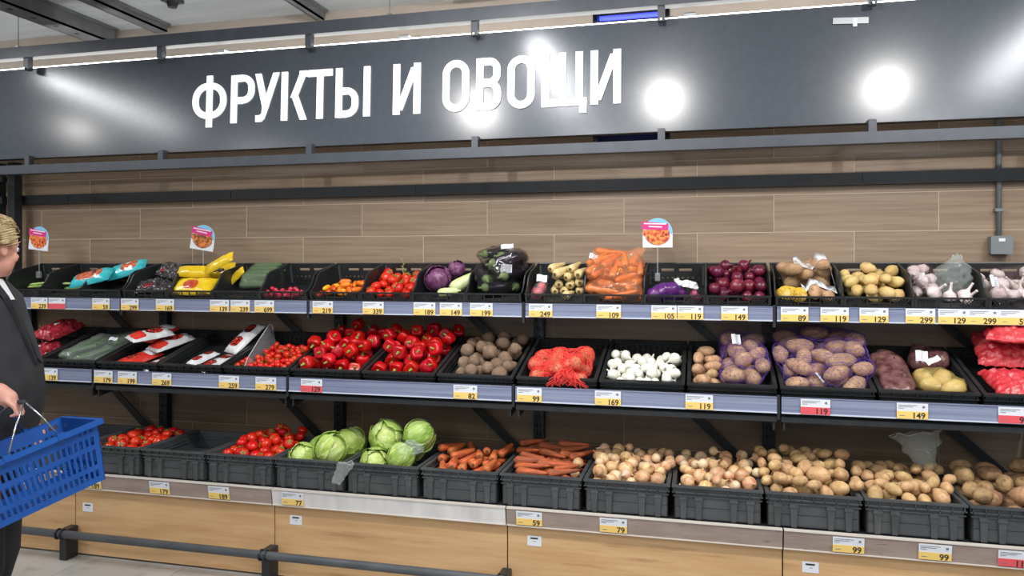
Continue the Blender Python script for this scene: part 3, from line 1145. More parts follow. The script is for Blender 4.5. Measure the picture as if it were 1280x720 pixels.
def wrap(key, objs, name, label, cat, mat, inflate=.006, cling=.6, wrinkle=.004, seg=.02, seed=0, wire=0, group=None, tail=None):
    """film or net drawn round a set of things that lie in the crate"""
    if not objs:
        return None
    row, xo = XO[key]
    V = np.vstack([WORLDV[o.name][0] for o in objs])
    vs, fs = [], []
    for o in objs:
        v, f = WORLDV[o.name]
        m = len(vs)
        vs += v.tolist()
        fs += [tuple(i + m for i in p) for p in f]
    tree = BVHTree.FromPolygons(vs, fs)
    bm = bmesh.new()
    for p in V[::2]:
        bm.verts.new(p)
    r = bmesh.ops.convex_hull(bm, input=bm.verts)
    bmesh.ops.delete(bm, geom=[v for v in bm.verts if not v.link_faces], context='VERTS')
    bmesh.ops.triangulate(bm, faces=bm.faces)
    for it in range(6):
        lo_ = [e for e in bm.edges if e.calc_length() > seg * 1.5]
        if not lo_:
            break
        bmesh.ops.subdivide_edges(bm, edges=lo_, cuts=1)
        bmesh.ops.triangulate(bm, faces=bm.faces)
    bmesh.ops.remove_doubles(bm, verts=bm.verts, dist=seg * .35)
    bm.normal_update()
    for v in bm.verts:
        q, nn, i, d = tree.find_nearest(v.co)
        dirv = (q - v.co)
        d = dirv.length
        if d > 1e-6:
            v.co = v.co + dirv * cling * (1 - min(1, inflate / max(d, inflate)))
    bm.normal_update()
    for v in bm.verts:
        w_ = abs(nz(v.co, 38, seed)) * wrinkle * 2
        v.co += v.normal * (inflate + w_)
        wx, wy0, wy1, wz, rim = {'g': (.180, .020, .47, .0565, .15)}.get(key[0], (.185, .020, .524, .0565, .12) if key[0] in 'abcde' else (.147, .006, .358, .0055, .06))
        v.co.z = max(v.co.z, wz)
        if v.co.z < rim + .006 or key[0] not in 'abcde':
            v.co.x = max(xo - wx, min(xo + wx, v.co.x))
            v.co.y = max(wy0, min(wy1, v.co.y))
    cen = sum((v.co for v in bm.verts), Vector()) / len(bm.verts)
    for v in bm.verts:
        v.co -= cen
    if tail:
        # gathered end of the bag
        dv = Vector(tail).normalized()
        for v in bm.verts:
            k = v.co.normalized().dot(dv)
            if k > .93:
                v.co += dv * (k - .93) / .07 * Vector(tail).length
    me = bpy.data.meshes.new(name)
    if wire:
        b = MB()
        seen = 0
        for e in bm.edges:
            a, d = e.verts[0].co, e.verts[1].co
            t = (d - a)
            n = t.normalized().orthogonal().normalized() * wire
            m2 = n.cross(t.normalized()).normalized() * wire
            p = [a + n, a - n * .5 + m2 * .87, a - n * .5 - m2 * .87]
            q = [x + t for x in p]
            b.add(p + q, [(0, 1, 4, 3), (1, 2, 5, 4), (2, 0, 3, 5)])
        me = b.mesh(name, mat, fix=False)
    else:
        bm.to_mesh(me)
        me.materials.append(mat)
        me.polygons.foreach_set('use_smooth', [True] * len(me.polygons))
    bm.free()
    o = mobj(name, me)
    tag(o, label, cat, group)
    setm(o, CR[row] @ Matrix.Translation(cen))
    return o


# ------------------------------------------------------------------ produce materials
m_pot = pm('potato_skin', c(206, 172, 124), .75, c(178, 140, 94), 30, var=.10, hue=.008, bump=.15, bscale=90, dirt_glint=(c(128, 94, 60), 55, (.58, .78)))
m_potb = pm('earthy_potato_skin', c(172, 138, 98), .8, c(140, 108, 74), 30, var=.12, hue=.01, bump=.2, bscale=90, dirt_glint=(c(96, 72, 48), 40, (.52, .75)))
m_poty = pm('yellow_potato_skin', c(212, 186, 122), .6, c(194, 162, 98), 25, var=.08, hue=.008, bump=.12, bscale=90, dirt_glint=(c(150, 112, 62), 70, (.62, .8)))
m_oni = pm('onion_skin', c(222, 190, 144), .4, c(196, 140, 92), 40, (1, 1, .18), var=.18, hue=.016, bump=.08, bscale=50, dirt_glint=(c(236, 226, 196), 10, (.5, .75)))
m_onib = pm('white_onion_skin', c(240, 240, 230), .35, c(224, 222, 204), 40, (1, 1, .2), var=.04)
m_onir = pm('red_onion_skin', c(112, 26, 54), .3, c(78, 16, 40), 40, (1, 1, .18), var=.2, hue=.015, dirt_glint=(c(170, 90, 110), 14, (.6, .8)))
m_pep = pm('red_pepper_skin', c(196, 16, 22), .25, c(170, 8, 16), 12, var=.16, hue=.003)
m_stem = pm('green_stem', c(110, 140, 52), .5, c(150, 168, 84), 30)
m_tom = pm('tomato_skin', c(218, 50, 24), .28, c(202, 32, 18), 14, var=.12, hue=.005)
m_car = pm('carrot_skin', c(212, 112, 56), .6, c(184, 88, 42), 60, (.25, 3, 3), var=.14, hue=.008, bump=.15, bscale=40, dirt_glint=(c(140, 84, 54), 25, (.48, .75)))
m_carb = pm('clean_carrot_skin', c(232, 120, 44), .45, c(212, 96, 32), 60, (.25, 3, 3), var=.1, hue=.008, bump=.15, bscale=40)
m_card = pm('dirty_carrot_skin', c(196, 98, 52), .7, c(158, 76, 42), 60, (.25, 3, 3), var=.16, bump=.2, bscale=40, dirt_glint=(c(96, 66, 50), 18, (.45, .72)))
m_beet = pm('beet_skin', c(128, 104, 84), .85, c(104, 82, 66), 30, var=.12, bump=.3, bscale=70, dirt_glint=(c(152, 130, 104), 30, (.5, .75)))
m_cab = pm('cabbage_leaf', c(176, 202, 98), .45, c(208, 222, 142), 16, (1, 1, .4), var=.08, hue=.01, bump=.9, bscale=34, dirt_glint=(c(214, 228, 170), 40, (.55, .7)))
m_cabd = pm('outer_cabbage_leaf', c(138, 172, 66), .45, c(176, 202, 104), 16, (1, 1, .4), var=.1, hue=.012, bump=.9, bscale=34, dirt_glint=(c(190, 210, 140), 40, (.56, .72)))
m_rcab = pm('purple_cabbage_leaf', c(96, 44, 84), .4, c(128, 78, 116), 24, var=.1, bump=.25, bscale=40, dirt_glint=(c(176, 140, 170), 70, (.6, .72)))
m_par = pm('parsnip_skin', c(226, 204, 150), .6, c(206, 180, 120), 50, (.3, 3, 3), var=.06, bump=.1, bscale=50, dirt_glint=(c(160, 124, 74), 40, (.6, .8)))
m_crown = pm('dark_crown', c(112, 88, 44), .8, c(80, 70, 36), 60)
m_egg = pm('eggplant_skin', c(26, 14, 28), .15, c(36, 18, 38), 10, coat=.4)
m_calyx = pm('pale_green_calyx', c(150, 172, 106), .5, c(120, 146, 80), 40)
m_squ = pm('squash_skin', c(206, 216, 158), .4, c(188, 202, 134), 30, dirt_glint=(c(222, 228, 186), 60, (.55, .7)))
m_cuc = pm('cucumber_skin', c(44, 78, 36), .4, c(62, 98, 44), 60, (.3, 2, 2), var=.15, bump=.25, bscale=120)
m_gar = pm('garlic_skin', c(230, 220, 214), .5, c(210, 186, 186), 30, (1, 1, .3), var=.06, dirt_glint=(c(176, 128, 142), 20, (.58, .8)))
m_gst = pm('garlic_stalk', c(226, 210, 178), .6, c(206, 184, 146), 30)
m_rad = pm('radish_skin', c(176, 26, 52), .3, c(206, 60, 84), 20, var=.15)
m_mini = pm('mini_pepper_skin', c(236, 140, 28), .25, c(224, 96, 24), 20, var=.15, hue=.03, coat=.3)
m_leek = pm('green_stalk', c(132, 170, 74), .45, c(178, 200, 116), 30, (.3, 2, 2))

# ------------------------------------------------------------------ produce shapes


def potato_me(name, a, b_, c_, seed, mat, sub=2):
    return ico(sub, lambda d: Vector((d.x * a * (1 + .12 * d.y * math.sin(seed)), d.y * b_, d.z * c_)) * (1 + .13 * nz(d, 1.3, seed) + .05 * nz(d, 3.5, seed)), name, mat)


def sph3(a, r):
    return [(Vector((k * (a - r), 0, 0)), r) for k in (-.8, 0, .8)]


def lathe_me(name, prof, n, mat, wob=0, seed=0, axis='z', lobes=0, lob=0):
    b = MB()
    rings = []
    for (r, z) in prof:
        ring = []
        for k in range(n):
            a = 2 * math.pi * k / n
            rr = r * (1 + wob * nz((math.cos(a) * 1.5, math.sin(a) * 1.5, z * 20), 1, seed) + (lob * math.cos(lobes * a) if lobes else 0))
            p = (rr * math.cos(a), rr * math.sin(a), z)
            ring.append(p if axis == 'z' else (p[2], p[0], p[1]))
        rings.append(ring)
    b.rings(rings)
    return b.mesh(name, mat, True)


POT = [proto('potato', potato_me('potato', .052 + .006 * (i % 2), .038, .034, i * 3.1, m_pot), 'potato', sph3(.05, .036)) for i in range(4)]
POTB = [proto('potato', potato_me('brown_potato', .062, .042, .038, 20 + i * 2.3, m_potb), 'potato', sph3(.06, .041)) for i in range(3)]
m_pott = pm('tan_potato_skin', c(196, 158, 120), .75, c(166, 128, 94), 30, var=.10, hue=.01, bump=.15, bscale=90, dirt_glint=(c(122, 92, 66), 55, (.56, .78)))
POTM = [proto('potato', potato_me('tan_potato', .056 + .008 * i, .040, .037, 40 + i * 2.3, m_pott), 'potato', sph3(.054, .038)) for i in range(3)]
POTY = [proto('potato', potato_me('yellow_potato', .036 + .004 * i, .030, .028, 60 + i * 1.7, m_poty), 'potato', sph3(.036, .029)) for i in range(3)]
onion_prof = [(.003, -.036), (.008, -.034), (.021, -.030), (.033, -.016), (.0375, 0), (.034, .014), (.024, .026), (.012, .034), (.006, .042), (.004, .052), (.0055, .058)]


def onion(name, mat, k, seed):
    return proto(name, lathe_me(name, [(r * k, z * k * (1.0 if z < .03 else 1.0)) for r, z in onion_prof], 14, mat, .07, seed), 'onion', [(Vector((0, 0, 0)), .037 * k), (Vector((0, 0, .03 * k)), .014 * k)])


ONI = [onion('onion', m_oni, .92 + .08 * i, i) for i in range(3)]
ONW = [onion('white_onion', m_onib, .92, i + 5) for i in range(2)]
ONR = [onion('red_onion', m_onir, .86 + .06 * i, i + 9) for i in range(2)]


def pepper_me(seed, k=1.):
    def f(d):
        th = math.atan2(d.y, d.x)
        rad = math.hypot(d.x, d.y)
        z = d.z
        lob = 1 + (.14 * math.cos(4 * th + seed) + .04 * math.cos(2 * th + seed * 2)) * (.35 + .65 * abs(z))
        rr = .041 * (rad ** .85) * lob * (1 + .12 * z)
        zz = .047 * z
        if z > .6:
            zz -= .020 * ((z - .6) / .4) ** 1.3
        if z < -.75:
            zz += .010 * ((-z - .75) / .25)
        return Vector((rr * math.cos(th), rr * math.sin(th), zz)) * k * (1 + .05 * nz(d, 2, seed))
    return ico(3, f, 'pepper', m_pep)


stem_me = MB().tube([(0, 0, .024), (.001, 0, .032), (.003, .001, .041), (.006, .002, .047)], [.013, .006, .0045, .0055], 8).mesh('stem', m_stem, True)
PEP = [proto('red_pepper', pepper_me(i * 1.3, 1), 'pepper', [(Vector((0, 0, 0)), .043)], [('stem', stem_me)]) for i in range(4)]


def tomato_me(name, k, mat, sub=2):
    def f(d):
        th = math.atan2(d.y, d.x)
        zz = d.z * .84
        if d.z > .8:
            zz -= .10 * (d.z - .8) / .2
        return Vector((d.x * (1 + .03 * math.cos(5 * th)), d.y * (1 + .03 * math.cos(5 * th)), zz)) * k
    return ico(sub, f, name, mat)


def calyx_me(k):
    b = MB()
    for q in range(5):
        a = 2 * math.pi * q / 5
        u, v = Vector((math.cos(a), math.sin(a), 0)), Vector((-math.sin(a), math.cos(a), 0))
        z = Vector((0, 0, .80 * k))
        p = [z, z + u * .28 * k + v * .09 * k + Vector((0, 0, .03 * k)), z + u * .62 * k + Vector((0, 0, .05 * k)), z + u * .28 * k - v * .09 * k + Vector((0, 0, .03 * k))]
        b.add(p + [x + Vector((0, 0, .04 * k)) for x in p], [(0, 1, 2, 3), (7, 6, 5, 4), (0, 1, 5, 4), (1, 2, 6, 5), (2, 3, 7, 6), (3, 0, 4, 7)])
    b.tube([(0, 0, .78 * k), (.03 * k, 0, 1.02 * k)], .06 * k, 6)
    return b.mesh('calyx', m_stem)


TOM = [proto('tomato', tomato_me('tomato', .034, m_tom), 'tomato', [(Vector((0, 0, 0)), .034)], [('calyx', calyx_me(.034))]),
       proto('tomato', tomato_me('tomato', .033, m_tom), 'tomato', [(Vector((0, 0, 0)), .033)])]
CHE = [proto('cherry_tomato', tomato_me('cherry_tomato', .017, m_tom), 'tomato', [(Vector((0, 0, 0)), .017)], [('calyx', calyx_me(.017))])]
RAD = [proto('radish', tomato_me('radish', .015, m_rad), 'radish', [(Vector((0, 0, 0)), .015)])]
MIN = [proto('mini_pepper', lathe_me('mini_pepper', [(.003, -.032), (.010, -.026), (.014, -.01), (.016, .012), (.012, .022), (.003, .025), (.003, .034)], 12, m_mini, .1, 3, 'x'), 'pepper', sph3(.03, .015))]


def carrot_me(name, Lg, r, mat, seed, blunt=.35):
    prof = []
    for k in range(13):
        u = k / 12
        rr = r * (1 - (1 - blunt) * u ** 1.4) * (1 + .04 * math.sin(k * 2.7 + seed))
        if k == 0:
            rr = r * .55
        if k == 12:
            rr *= .35
        prof.append((rr, -Lg / 2 + Lg * u))
    return lathe_me(name, prof, 10, mat, .10, seed, 'x')


def crown_me(Lg, r):
    return MB().tube([(-Lg / 2 - .006, 0, 0), (-Lg / 2 + .003, 0, 0)], [r * .32, r * .42], 8).mesh('crown', m_crown)


def carrot(name, Lg, r, mat, seed, blunt=.35):
    return proto(name, carrot_me(name, Lg, r, mat, seed, blunt), name, [(Vector((x * Lg, 0, 0)), r * s) for x, s in ((-.38, 1), (-.2, .98), (0, .9), (.2, .75), (.38, .55))], [('crown', crown_me(Lg, r))])


CAR = [carrot('carrot', .13 + .02 * i, .023, m_car, i, .5) for i in range(3)]
CARD = [carrot('carrot', .16 + .025 * i, .022, m_card, i + 4, .3) for i in range(3)]
CARB = [carrot('carrot', .16 + .02 * i, .0185, m_carb, i + 8, .45) for i in range(2)]
PAR = [carrot('parsnip', .17, .027, m_par, i + 12, .25) for i in range(2)]
CUC = [carrot('cucumber', .21, .018, m_cuc, i + 15, .85) for i in range(2)]
LEE = [carrot('stalk', .26, .009, m_leek, i + 18, .8) for i in range(2)]


def beet_me(seed):
    def f(d):
        r = 1 + .14 * nz(d, 1.4, seed) + .06 * nz(d, 4, seed)
        z = d.z
        if z < -.85:
            z -= (-z - .85) * 2.2
        if z > .9:
            z += (z - .9) * 1.2
        return Vector((d.x * .043, d.y * .043, z * .040)) * r
    return ico(2, f, 'beet', m_beet)


BEE = [proto('beet', beet_me(i * 2.1), 'beet', [(Vector((0, 0, 0)), .045)]) for i in range(4)]


def leaf_me(r, ang, lift, seed, mat, n=18, m=14):
    """a leaf wrapped round a ball of radius r, rising from its base at -z"""
    b = MB()
    P = []
    for side in (0, 1):
        for i in range(n + 1):
            v = i / n                                      # base to tip
            el = -1.35 + 2.35 * v
            half = ang * math.sin(math.pi * min(1, v * .75 + .22)) ** .7
            for j in range(m + 1):
                u = j / m * 2 - 1
                edge = max(abs(u), v) ** 6
                a = u * half / max(.35, math.cos(el))
                a = max(-1.6, min(1.6, a))
                rr = r * (1 + lift * v + .07 * edge + .025 * nz((u * 3, v * 3, 0), 1.6, seed) * (1 + 2 * edge) + .022 * nz((u * 9, v * 7, 1), 1.2, seed)) - side * .0025
                P.append((rr * math.cos(el) * math.cos(a), rr * math.cos(el) * math.sin(a), rr * math.sin(el)))
    K = (n + 1) * (m + 1)
    fs = []
    for i in range(n):
        for j in range(m):
            q = (i * (m + 1) + j, i * (m + 1) + j + 1, (i + 1) * (m + 1) + j + 1, (i + 1) * (m + 1) + j)
            fs.append(q)
            fs.append(tuple(K + k for k in reversed(q)))
    rim = [j for j in range(m + 1)] + [i * (m + 1) + m for i in range(1, n + 1)] + [n * (m + 1) + j for j in range(m - 1, -1, -1)] + [i * (m + 1) for i in range(n - 1, 0, -1)]
    for a, e in zip(rim, rim[1:] + rim[:1]):
        fs.append((a, e, e + K, a + K))
    b.add(P, fs)
    return b.mesh('leaf', mat, True)


def cabbage(name, r, core, outer, seed, nleaf=6, cat='cabbage'):
    me = ico(3, lambda d: Vector((d.x, d.y, d.z * .92)) * r * (1 + .04 * nz(d, 3, seed) + .02 * nz(d, 8, seed)), name, core)
    o = bpy.data.objects.new(name, me)
    o['category'] = cat
    for k in range(nleaf):
        l = bpy.data.objects.new('leaf', leaf_me(r * (1.02 + .018 * k), .95, .02 + .016 * k, seed + k * 2.7, core if k < 3 else outer))
        l.parent = o
        l.rotation_euler = (0, 0, k * 2.4 + seed)
        l.matrix_basis = Euler((0, 0, k * 2.4 + seed)).to_matrix().to_4x4()
    return Proto(o, [(Vector((0, 0, 0)), r * 1.16)])


CAB = [cabbage('cabbage', .083 + .006 * (i % 2), m_cab, m_cabd, i * 1.9) for i in range(3)]
RCAB = cabbage('red_cabbage', .070, m_rcab, m_rcab, 31, 5)
gar_prof = [(.006, -.020), (.020, -.019), (.028, -.010), (.029, 0), (.022, .013), (.010, .022), (.006, .030), (.005, .055), (.006, .060)]
GAR = [proto('garlic_bulb', lathe_me('garlic_bulb', gar_prof, 18, m_gar, .05, i, 'z', 6, .07), 'garlic', [(Vector((0, 0, 0)), .029), (Vector((0, 0, .04)), .008)]) for i in range(2)]


def eggplant():
    prof = [(.004, -.095), (.022, -.090), (.036, -.070), (.040, -.045), (.036, -.01), (.028, .03), (.024, .06), (.018, .075), (.004, .08)]
    me = lathe_me('eggplant', prof, 16, m_egg, .04, 2, 'x')
    cal = MB()
    cal.rings([[(z, r * math.cos(a), r * math.sin(a)) for a in [2 * math.pi * k / 10 for k in range(10)]] for r, z in ((.027, .052), (.027, .066), (.02, .08), (.007, .086), (.006, .108))])
    return proto('eggplant', me, 'eggplant', [(Vector((x, 0, 0)), r) for x, r in ((-.05, .04), (0, .036), (.05, .027))], [('calyx', cal.mesh('calyx', m_calyx, True))])


EGG = [eggplant()]
SQU = [proto('squash', lathe_me('squash', [(.004, -.085), (.022, -.08), (.032, -.06), (.034, -.03), (.030, .02), (.026, .055), (.014, .07), (.008, .072), (.007, .09)], 16, m_squ, .06, 4, 'x'), 'squash',
             [(Vector((x, 0, 0)), .033) for x in (-.05, 0, .04)])]


# ------------------------------------------------------------------ film packs
def pillow(Lg, W, T, seed, wr=.004, nx=22, ny=12, low=.5):
    def top(u, v):
        h = T / 2 * max(0, 1 - abs(u) ** 5) ** .7 * max(0, 1 - abs(v) ** 3) ** .8
        x = u * Lg / 2
        y = v * W / 2 * (1 - .10 * abs(u) ** 3)
        k = wr * (nz((x * 40, y * 40, 0), 1, seed) + (.8 * abs(nz((x * 22, y * 55, 3), 1.3, seed)) + .5 * nz((x * 110, y * 90, 5), 1, seed) if wr > .01 else 0))
        return Vector((x + k * .5, y, h + k + (.004 * math.sin(v * 22) if abs(u) > .9 else 0)))
    b = MB()
    P = []
    for s in (1, -1):
        for i in range(nx + 1):
            for j in range(ny + 1):
                u, v = 2 * i / nx - 1, 2 * j / ny - 1
                p = top(u, v)
                if s < 0:
                    p = Vector((p.x, p.y, min(p.z - .0012, -(p.z) * low)))
                P.append(p)
    K = (nx + 1) * (ny + 1)
    fs = []
    for i in range(nx):
        for j in range(ny):
            q = (i * (ny + 1) + j, (i + 1) * (ny + 1) + j, (i + 1) * (ny + 1) + j + 1, i * (ny + 1) + j + 1)
            fs.append(q)
            fs.append(tuple(K + k for k in reversed(q)))
    rim = [j for j in range(ny + 1)] + [i * (ny + 1) + ny for i in range(1, nx + 1)] + [nx * (ny + 1) + j for j in range(ny - 1, -1, -1)] + [i * (ny + 1) for i in range(nx - 1, 0, -1)]
    for a, e in zip(rim, rim[1:] + rim[:1]):
        fs.append((a, e, e + K, a + K))
    b.add(P, fs)
    return b, top


def patch(top, u0, u1, v0, v1, mat, name, round_=True, lift=.0025):
    b = MB()
    n, m = 18, 5
    uc, vc, ur, vr = (u0 + u1) / 2, (v0 + v1) / 2, (u1 - u0) / 2, (v1 - v0) / 2
    vs = [top(uc, vc) + Vector((0, 0, lift))]
    for k in range(1, m + 1):
        for q in range(n):
            a = 2 * math.pi * q / n
            e = .42 if not round_ else .8
            cx, sx = math.copysign(abs(math.cos(a)) ** e, math.cos(a)), math.copysign(abs(math.sin(a)) ** e, math.sin(a))
            vs.append(top(uc + ur * k / m * cx, vc + vr * k / m * sx) + Vector((0, 0, lift * (1 if k < m else .4))))
    fs = [(0, 1 + q, 1 + (q + 1) % n) for q in range(n)]
    for k in range(1, m):
        for q in range(n):
            a, e = 1 + (k - 1) * n + q, 1 + (k - 1) * n + (q + 1) % n
            fs.append((a, a + n, e + n, e))
    b.add(vs, fs)
    return b.mesh(name, mat, True)


def film_pack(name, cat, Lg, W, T, mat, patches, seed, wr=.004):
    b, top = pillow(Lg, W, T, seed, wr, *((44, 30) if wr > .01 else (22, 12)))
    me = b.mesh(name, mat, True)
    o = bpy.data.objects.new(name, me)
    o['category'] = cat
    for nm, a, mt, rd in patches:
        p = bpy.data.objects.new(nm, patch(top, *a, mt, nm, rd))
        p.parent = o
    return Proto(o, [(Vector((x * Lg, 0, 0)), T * .5) for x in (-.35, -.15, .1, .3)])

# =================================================================== FILLING THE CRATES
RIMB, RIMM = .15, .12
BX = (-.178, .178, .022, .466, .0555)
MX = (-.184, .184, .022, .522, .0555)
TX = (-.146, .146, .008, .356, .005)


def heap(rim, front, mid, back, D, side=.0):
    """height of the heap above the rim at the front, in the middle and at the back"""
    def f(x, y):
        v = y / D
        h = front + (mid - front) * min(1, v * 2) if v < .5 else mid + (back - mid) * (v - .5) * 2
        return rim + h - side * (abs(x) / .18) ** 2
    return f


OB = (-.225, .225, -.002, .49, RIMB + .001)      # what lies above the rim may lean over it
OM = (-.222, .222, .004, .535, RIMM + .001)


def fill(key, protos, hf, label, group, n, rot, scale, seed, base=True, tries=60):
    a = pack(key, protos, BX if base else MX, hf, label, group, n, rot, scale, seed, tries)
    return a + pack(key, protos, OB if base else OM, hf, label, group, n, rot, scale, seed + 500, tries, 30, True)


# --- base level
fill('g1', TOM, heap(RIMB, .015, .035, .045, .49, .01), 'red tomato in the deep crate beside the blue basket', 'tomatoes beside the basket', 130, rot_up, (.8, 1.05), 11)
fill('g3', TOM, heap(RIMB, .025, .075, .085, .49, .03), 'red tomato in the deep crate next to the cabbages', 'tomatoes next to the cabbages', 130, rot_up, (.85, 1.05), 12)
for key, i, x, y, z, rx, ry, rz, sc, lab in (
        ('g4', 0, -0.091, 0.115, 0.133, .9, -.3, .2, .82, 'green cabbage at the front left of the left cabbage crate'),
        ('g4', 1, 0.070, 0.115, 0.133, .7, .2, 1.4, .84, 'green cabbage at the front right of the left cabbage crate'),
        ('g4', 2, -0.093, 0.300, 0.128, .6, -.4, 2.6, .75, 'green cabbage at the back left of the left cabbage crate'),
        ('g4', 0, 0.079, 0.330, 0.163, .8, .3, 4.0, .95, 'large dark green cabbage at the back of the left cabbage crate'),
        ('g5', 1, -0.091, 0.115, 0.128, 1.0, -.1, .6, .74, 'small pale cabbage at the front left of the right cabbage crate'),
        ('g5', 2, 0.056, 0.115, 0.128, .8, .2, 2.2, .76, 'pale cabbage at the front of the right crate under clear film'),
        ('g5', 0, 0.019, 0.370, 0.148, .6, .0, 3.3, .80, 'dark green cabbage low at the back of the right cabbage crate'),
        ('g5', 2, -0.084, 0.260, 0.183, 1.35, -.2, .4, .98, 'biggest cabbage, topmost, with its leaf rosette facing the aisle'),
        ('g5', 0, 0.112, 0.230, 0.163, 1.0, .35, 1.9, .88, 'bright green cabbage on top at the right end beside the carrots')):
    put(key, CAB[i], x, y, z, rx, ry, rz, sc, lab, 'cabbages')
fill('g6', CAR, heap(RIMB, .02, .045, .055, .49), 'stubby orange carrot in the crate beside the cabbages', 'stubby carrots', 70, lambda rg: rot_side(rg, 1.4, .6, .25), (.9, 1.1), 16)
fill('g7', CARD, heap(RIMB, .01, .05, .085, .49), 'long dirty carrot in the crate beside the onions', 'dirty carrots', 60, lambda rg: rot_side(rg, .1, .7, .2), (.85, 1.1), 17)
pack('g7', ONI, (.05, .178, .022, .3, .0555), heap(RIMB, .03, .07, .07, .49), 'stray onion among the dirty carrots', 'stray onions among carrots', 3, rot_any, (.7, .8), 18)
fill('g8', ONI, heap(RIMB, .04, .07, .07, .49), 'yellow onion in the left onion crate', 'onions in the left crate', 130, rot_any, (.62, 1.08), 19)
fill('g9', ONI, heap(RIMB, .035, .065, .07, .49), 'yellow onion in the right onion crate', 'onions in the right crate', 110, rot_any, (.62, 1.08), 20)
fill('g10', POT, heap(RIMB, .05, .105, .12, .49), 'tan potato in the crate beside the onions', 'potatoes beside the onions', 110, rot_flat, (.62, 1.0), 21)
fill('g11', POT, heap(RIMB, .04, .075, .07, .49), 'tan potato in the crate under the clear bag', 'potatoes under the clear bag', 110, rot_flat, (.62, .98), 22)
fill('g12', POTB, heap(RIMB, .04, .10, .12, .49), 'big earthy brown potato in the crate at the right edge', 'brown potatoes at the right edge', 70, rot_flat, (.85, 1.15), 23)

# --- middle level
fill('c1', PEP, heap(RIMM, .055, .13, .10, .545, .03), 'glossy red pepper in the left pepper crate', 'peppers in the left crate', 80, lambda rg: rot_up(rg, 1.9), (.84, 1.08), 31, False)
fill('c2', PEP, heap(RIMM, .05, .125, .125, .545, .02), 'glossy red pepper in the right pepper crate', 'peppers in the right crate', 80, lambda rg: rot_up(rg, 1.9), (.84, 1.08), 32, False)
fill('c3', BEE, heap(RIMM, .045, .08, .085, .545, .015), 'dusty brown beet in the crate beside the peppers', 'beets', 60, rot_any, (.75, 1.12), 33, False)
pack('d2', ONW, (-.184, .184, .022, .40, .0555), heap(RIMM, .03, .03, .01, .545, 0), 'small white onion in the crate of white onions', 'white onions', 90, rot_any, (.72, .95), 34)
pack('d3', POTM, (-.184, -.03, .022, .40, .0555), heap(RIMM, .02, .05, .04, .545), 'small loose brown potato left of the purple net', 'loose potatoes on the middle shelf', 18, rot_flat, (.6, .78), 35)
pn = pack('d3', POTM, (-.05, .186, .05, .50, .0555), heap(RIMM, .035, .105, .11, .545), 'tan potato in the purple net beside the white onions', 'potatoes in the left purple net', 24, rot_flat, (.95, 1.15), 36)
pn2 = fill('e1', POTM, heap(RIMM, .05, .11, .11, .545), 'large tan potato in the purple net of the next crate', 'potatoes in the right purple net', 40, rot_flat, (.9, 1.15), 37, False)
net_p = pm('purple_net', c(88, 58, 140), .5)
net_r = pm('red_net', c(228, 52, 50), .5, c(240, 84, 70), 20)
wrap('d3', pn, 'net_bag', 'purple net bag round the potatoes beside the white onions', 'net bag', net_p, .006, .7, .001, .020, 1, .0005)
wrap('e1', pn2[8:], 'net_bag', 'purple net bag round the large potatoes, right of the first net', 'net bag', net_p, .006, .7, .001, .021, 2, .0005)
paper = M_['white']


def label_card(key, x, y, z, rx, ry, rz, w_, h_, lab, name='label_card'):
    P_ = MB()
    n = 5
    for i in range(n):
        u0, u1 = -w_ / 2 + w_ * i / n, -w_ / 2 + w_ * (i + 1) / n
        z0, z1 = .006 * math.sin(i * 1.2), .006 * math.sin((i + 1) * 1.2)
        P_.hexa([(u0, -h_ / 2, z0), (u1, -h_ / 2, z1), (u1, h_ / 2, z1 + .004), (u0, h_ / 2, z0 + .004), (u0, -h_ / 2, z0 + .001), (u1, -h_ / 2, z1 + .001), (u1, h_ / 2, z1 + .005), (u0, h_ / 2, z0 + .005)])
    o = tag(P_.build(name, paper), lab, 'label')
    setm(o, CR[key] @ TR(x, y, z, rx, ry, rz))
    return o


def rest(key, x, y):
    """height of what lies at x,y in a crate"""
    best = .0
    row, xo = XO[key]
    x += xo
    for lo, hi, t in BINS[row].items:
        if lo[0] <= x <= hi[0] and lo[1] <= y <= hi[1]:
            h = t.ray_cast(Vector((x, y, 1)), Vector((0, 0, -1)))
            if h[0]:
                best = max(best, h[0].z)
    return best


label_card('d3', .03, .30, rest('d3', .03, .30) + .03, .9, .2, .5, .05, .05, 'white paper label on top of the left purple net')
label_card('e1', -.02, .09, rest('e1', -.02, .09) + .015, .5, .5, .9, .035, .06, 'white paper label hanging on the right purple net')

# red net bags with onions hanging over the crate front
ro = pack('d1', ONI, (-.17, .165, .03, .28, .0555), heap(RIMM, .06, .06, .02, .545), 'onion inside the red net bags', 'onions in red nets', 30, rot_any, (.8, 1.0), 40)
wrap('d1', ro[:len(ro) // 2], 'net_bag', 'red net bag of onions lying in the crate, left one', 'net bag', net_r, .004, .55, .004, .013, 3, .0011)
wrap('d1', ro[len(ro) // 2:], 'net_bag', 'red net bag of onions lying in the crate, right one', 'net bag', net_r, .004, .55, .004, .013, 4, .0011)
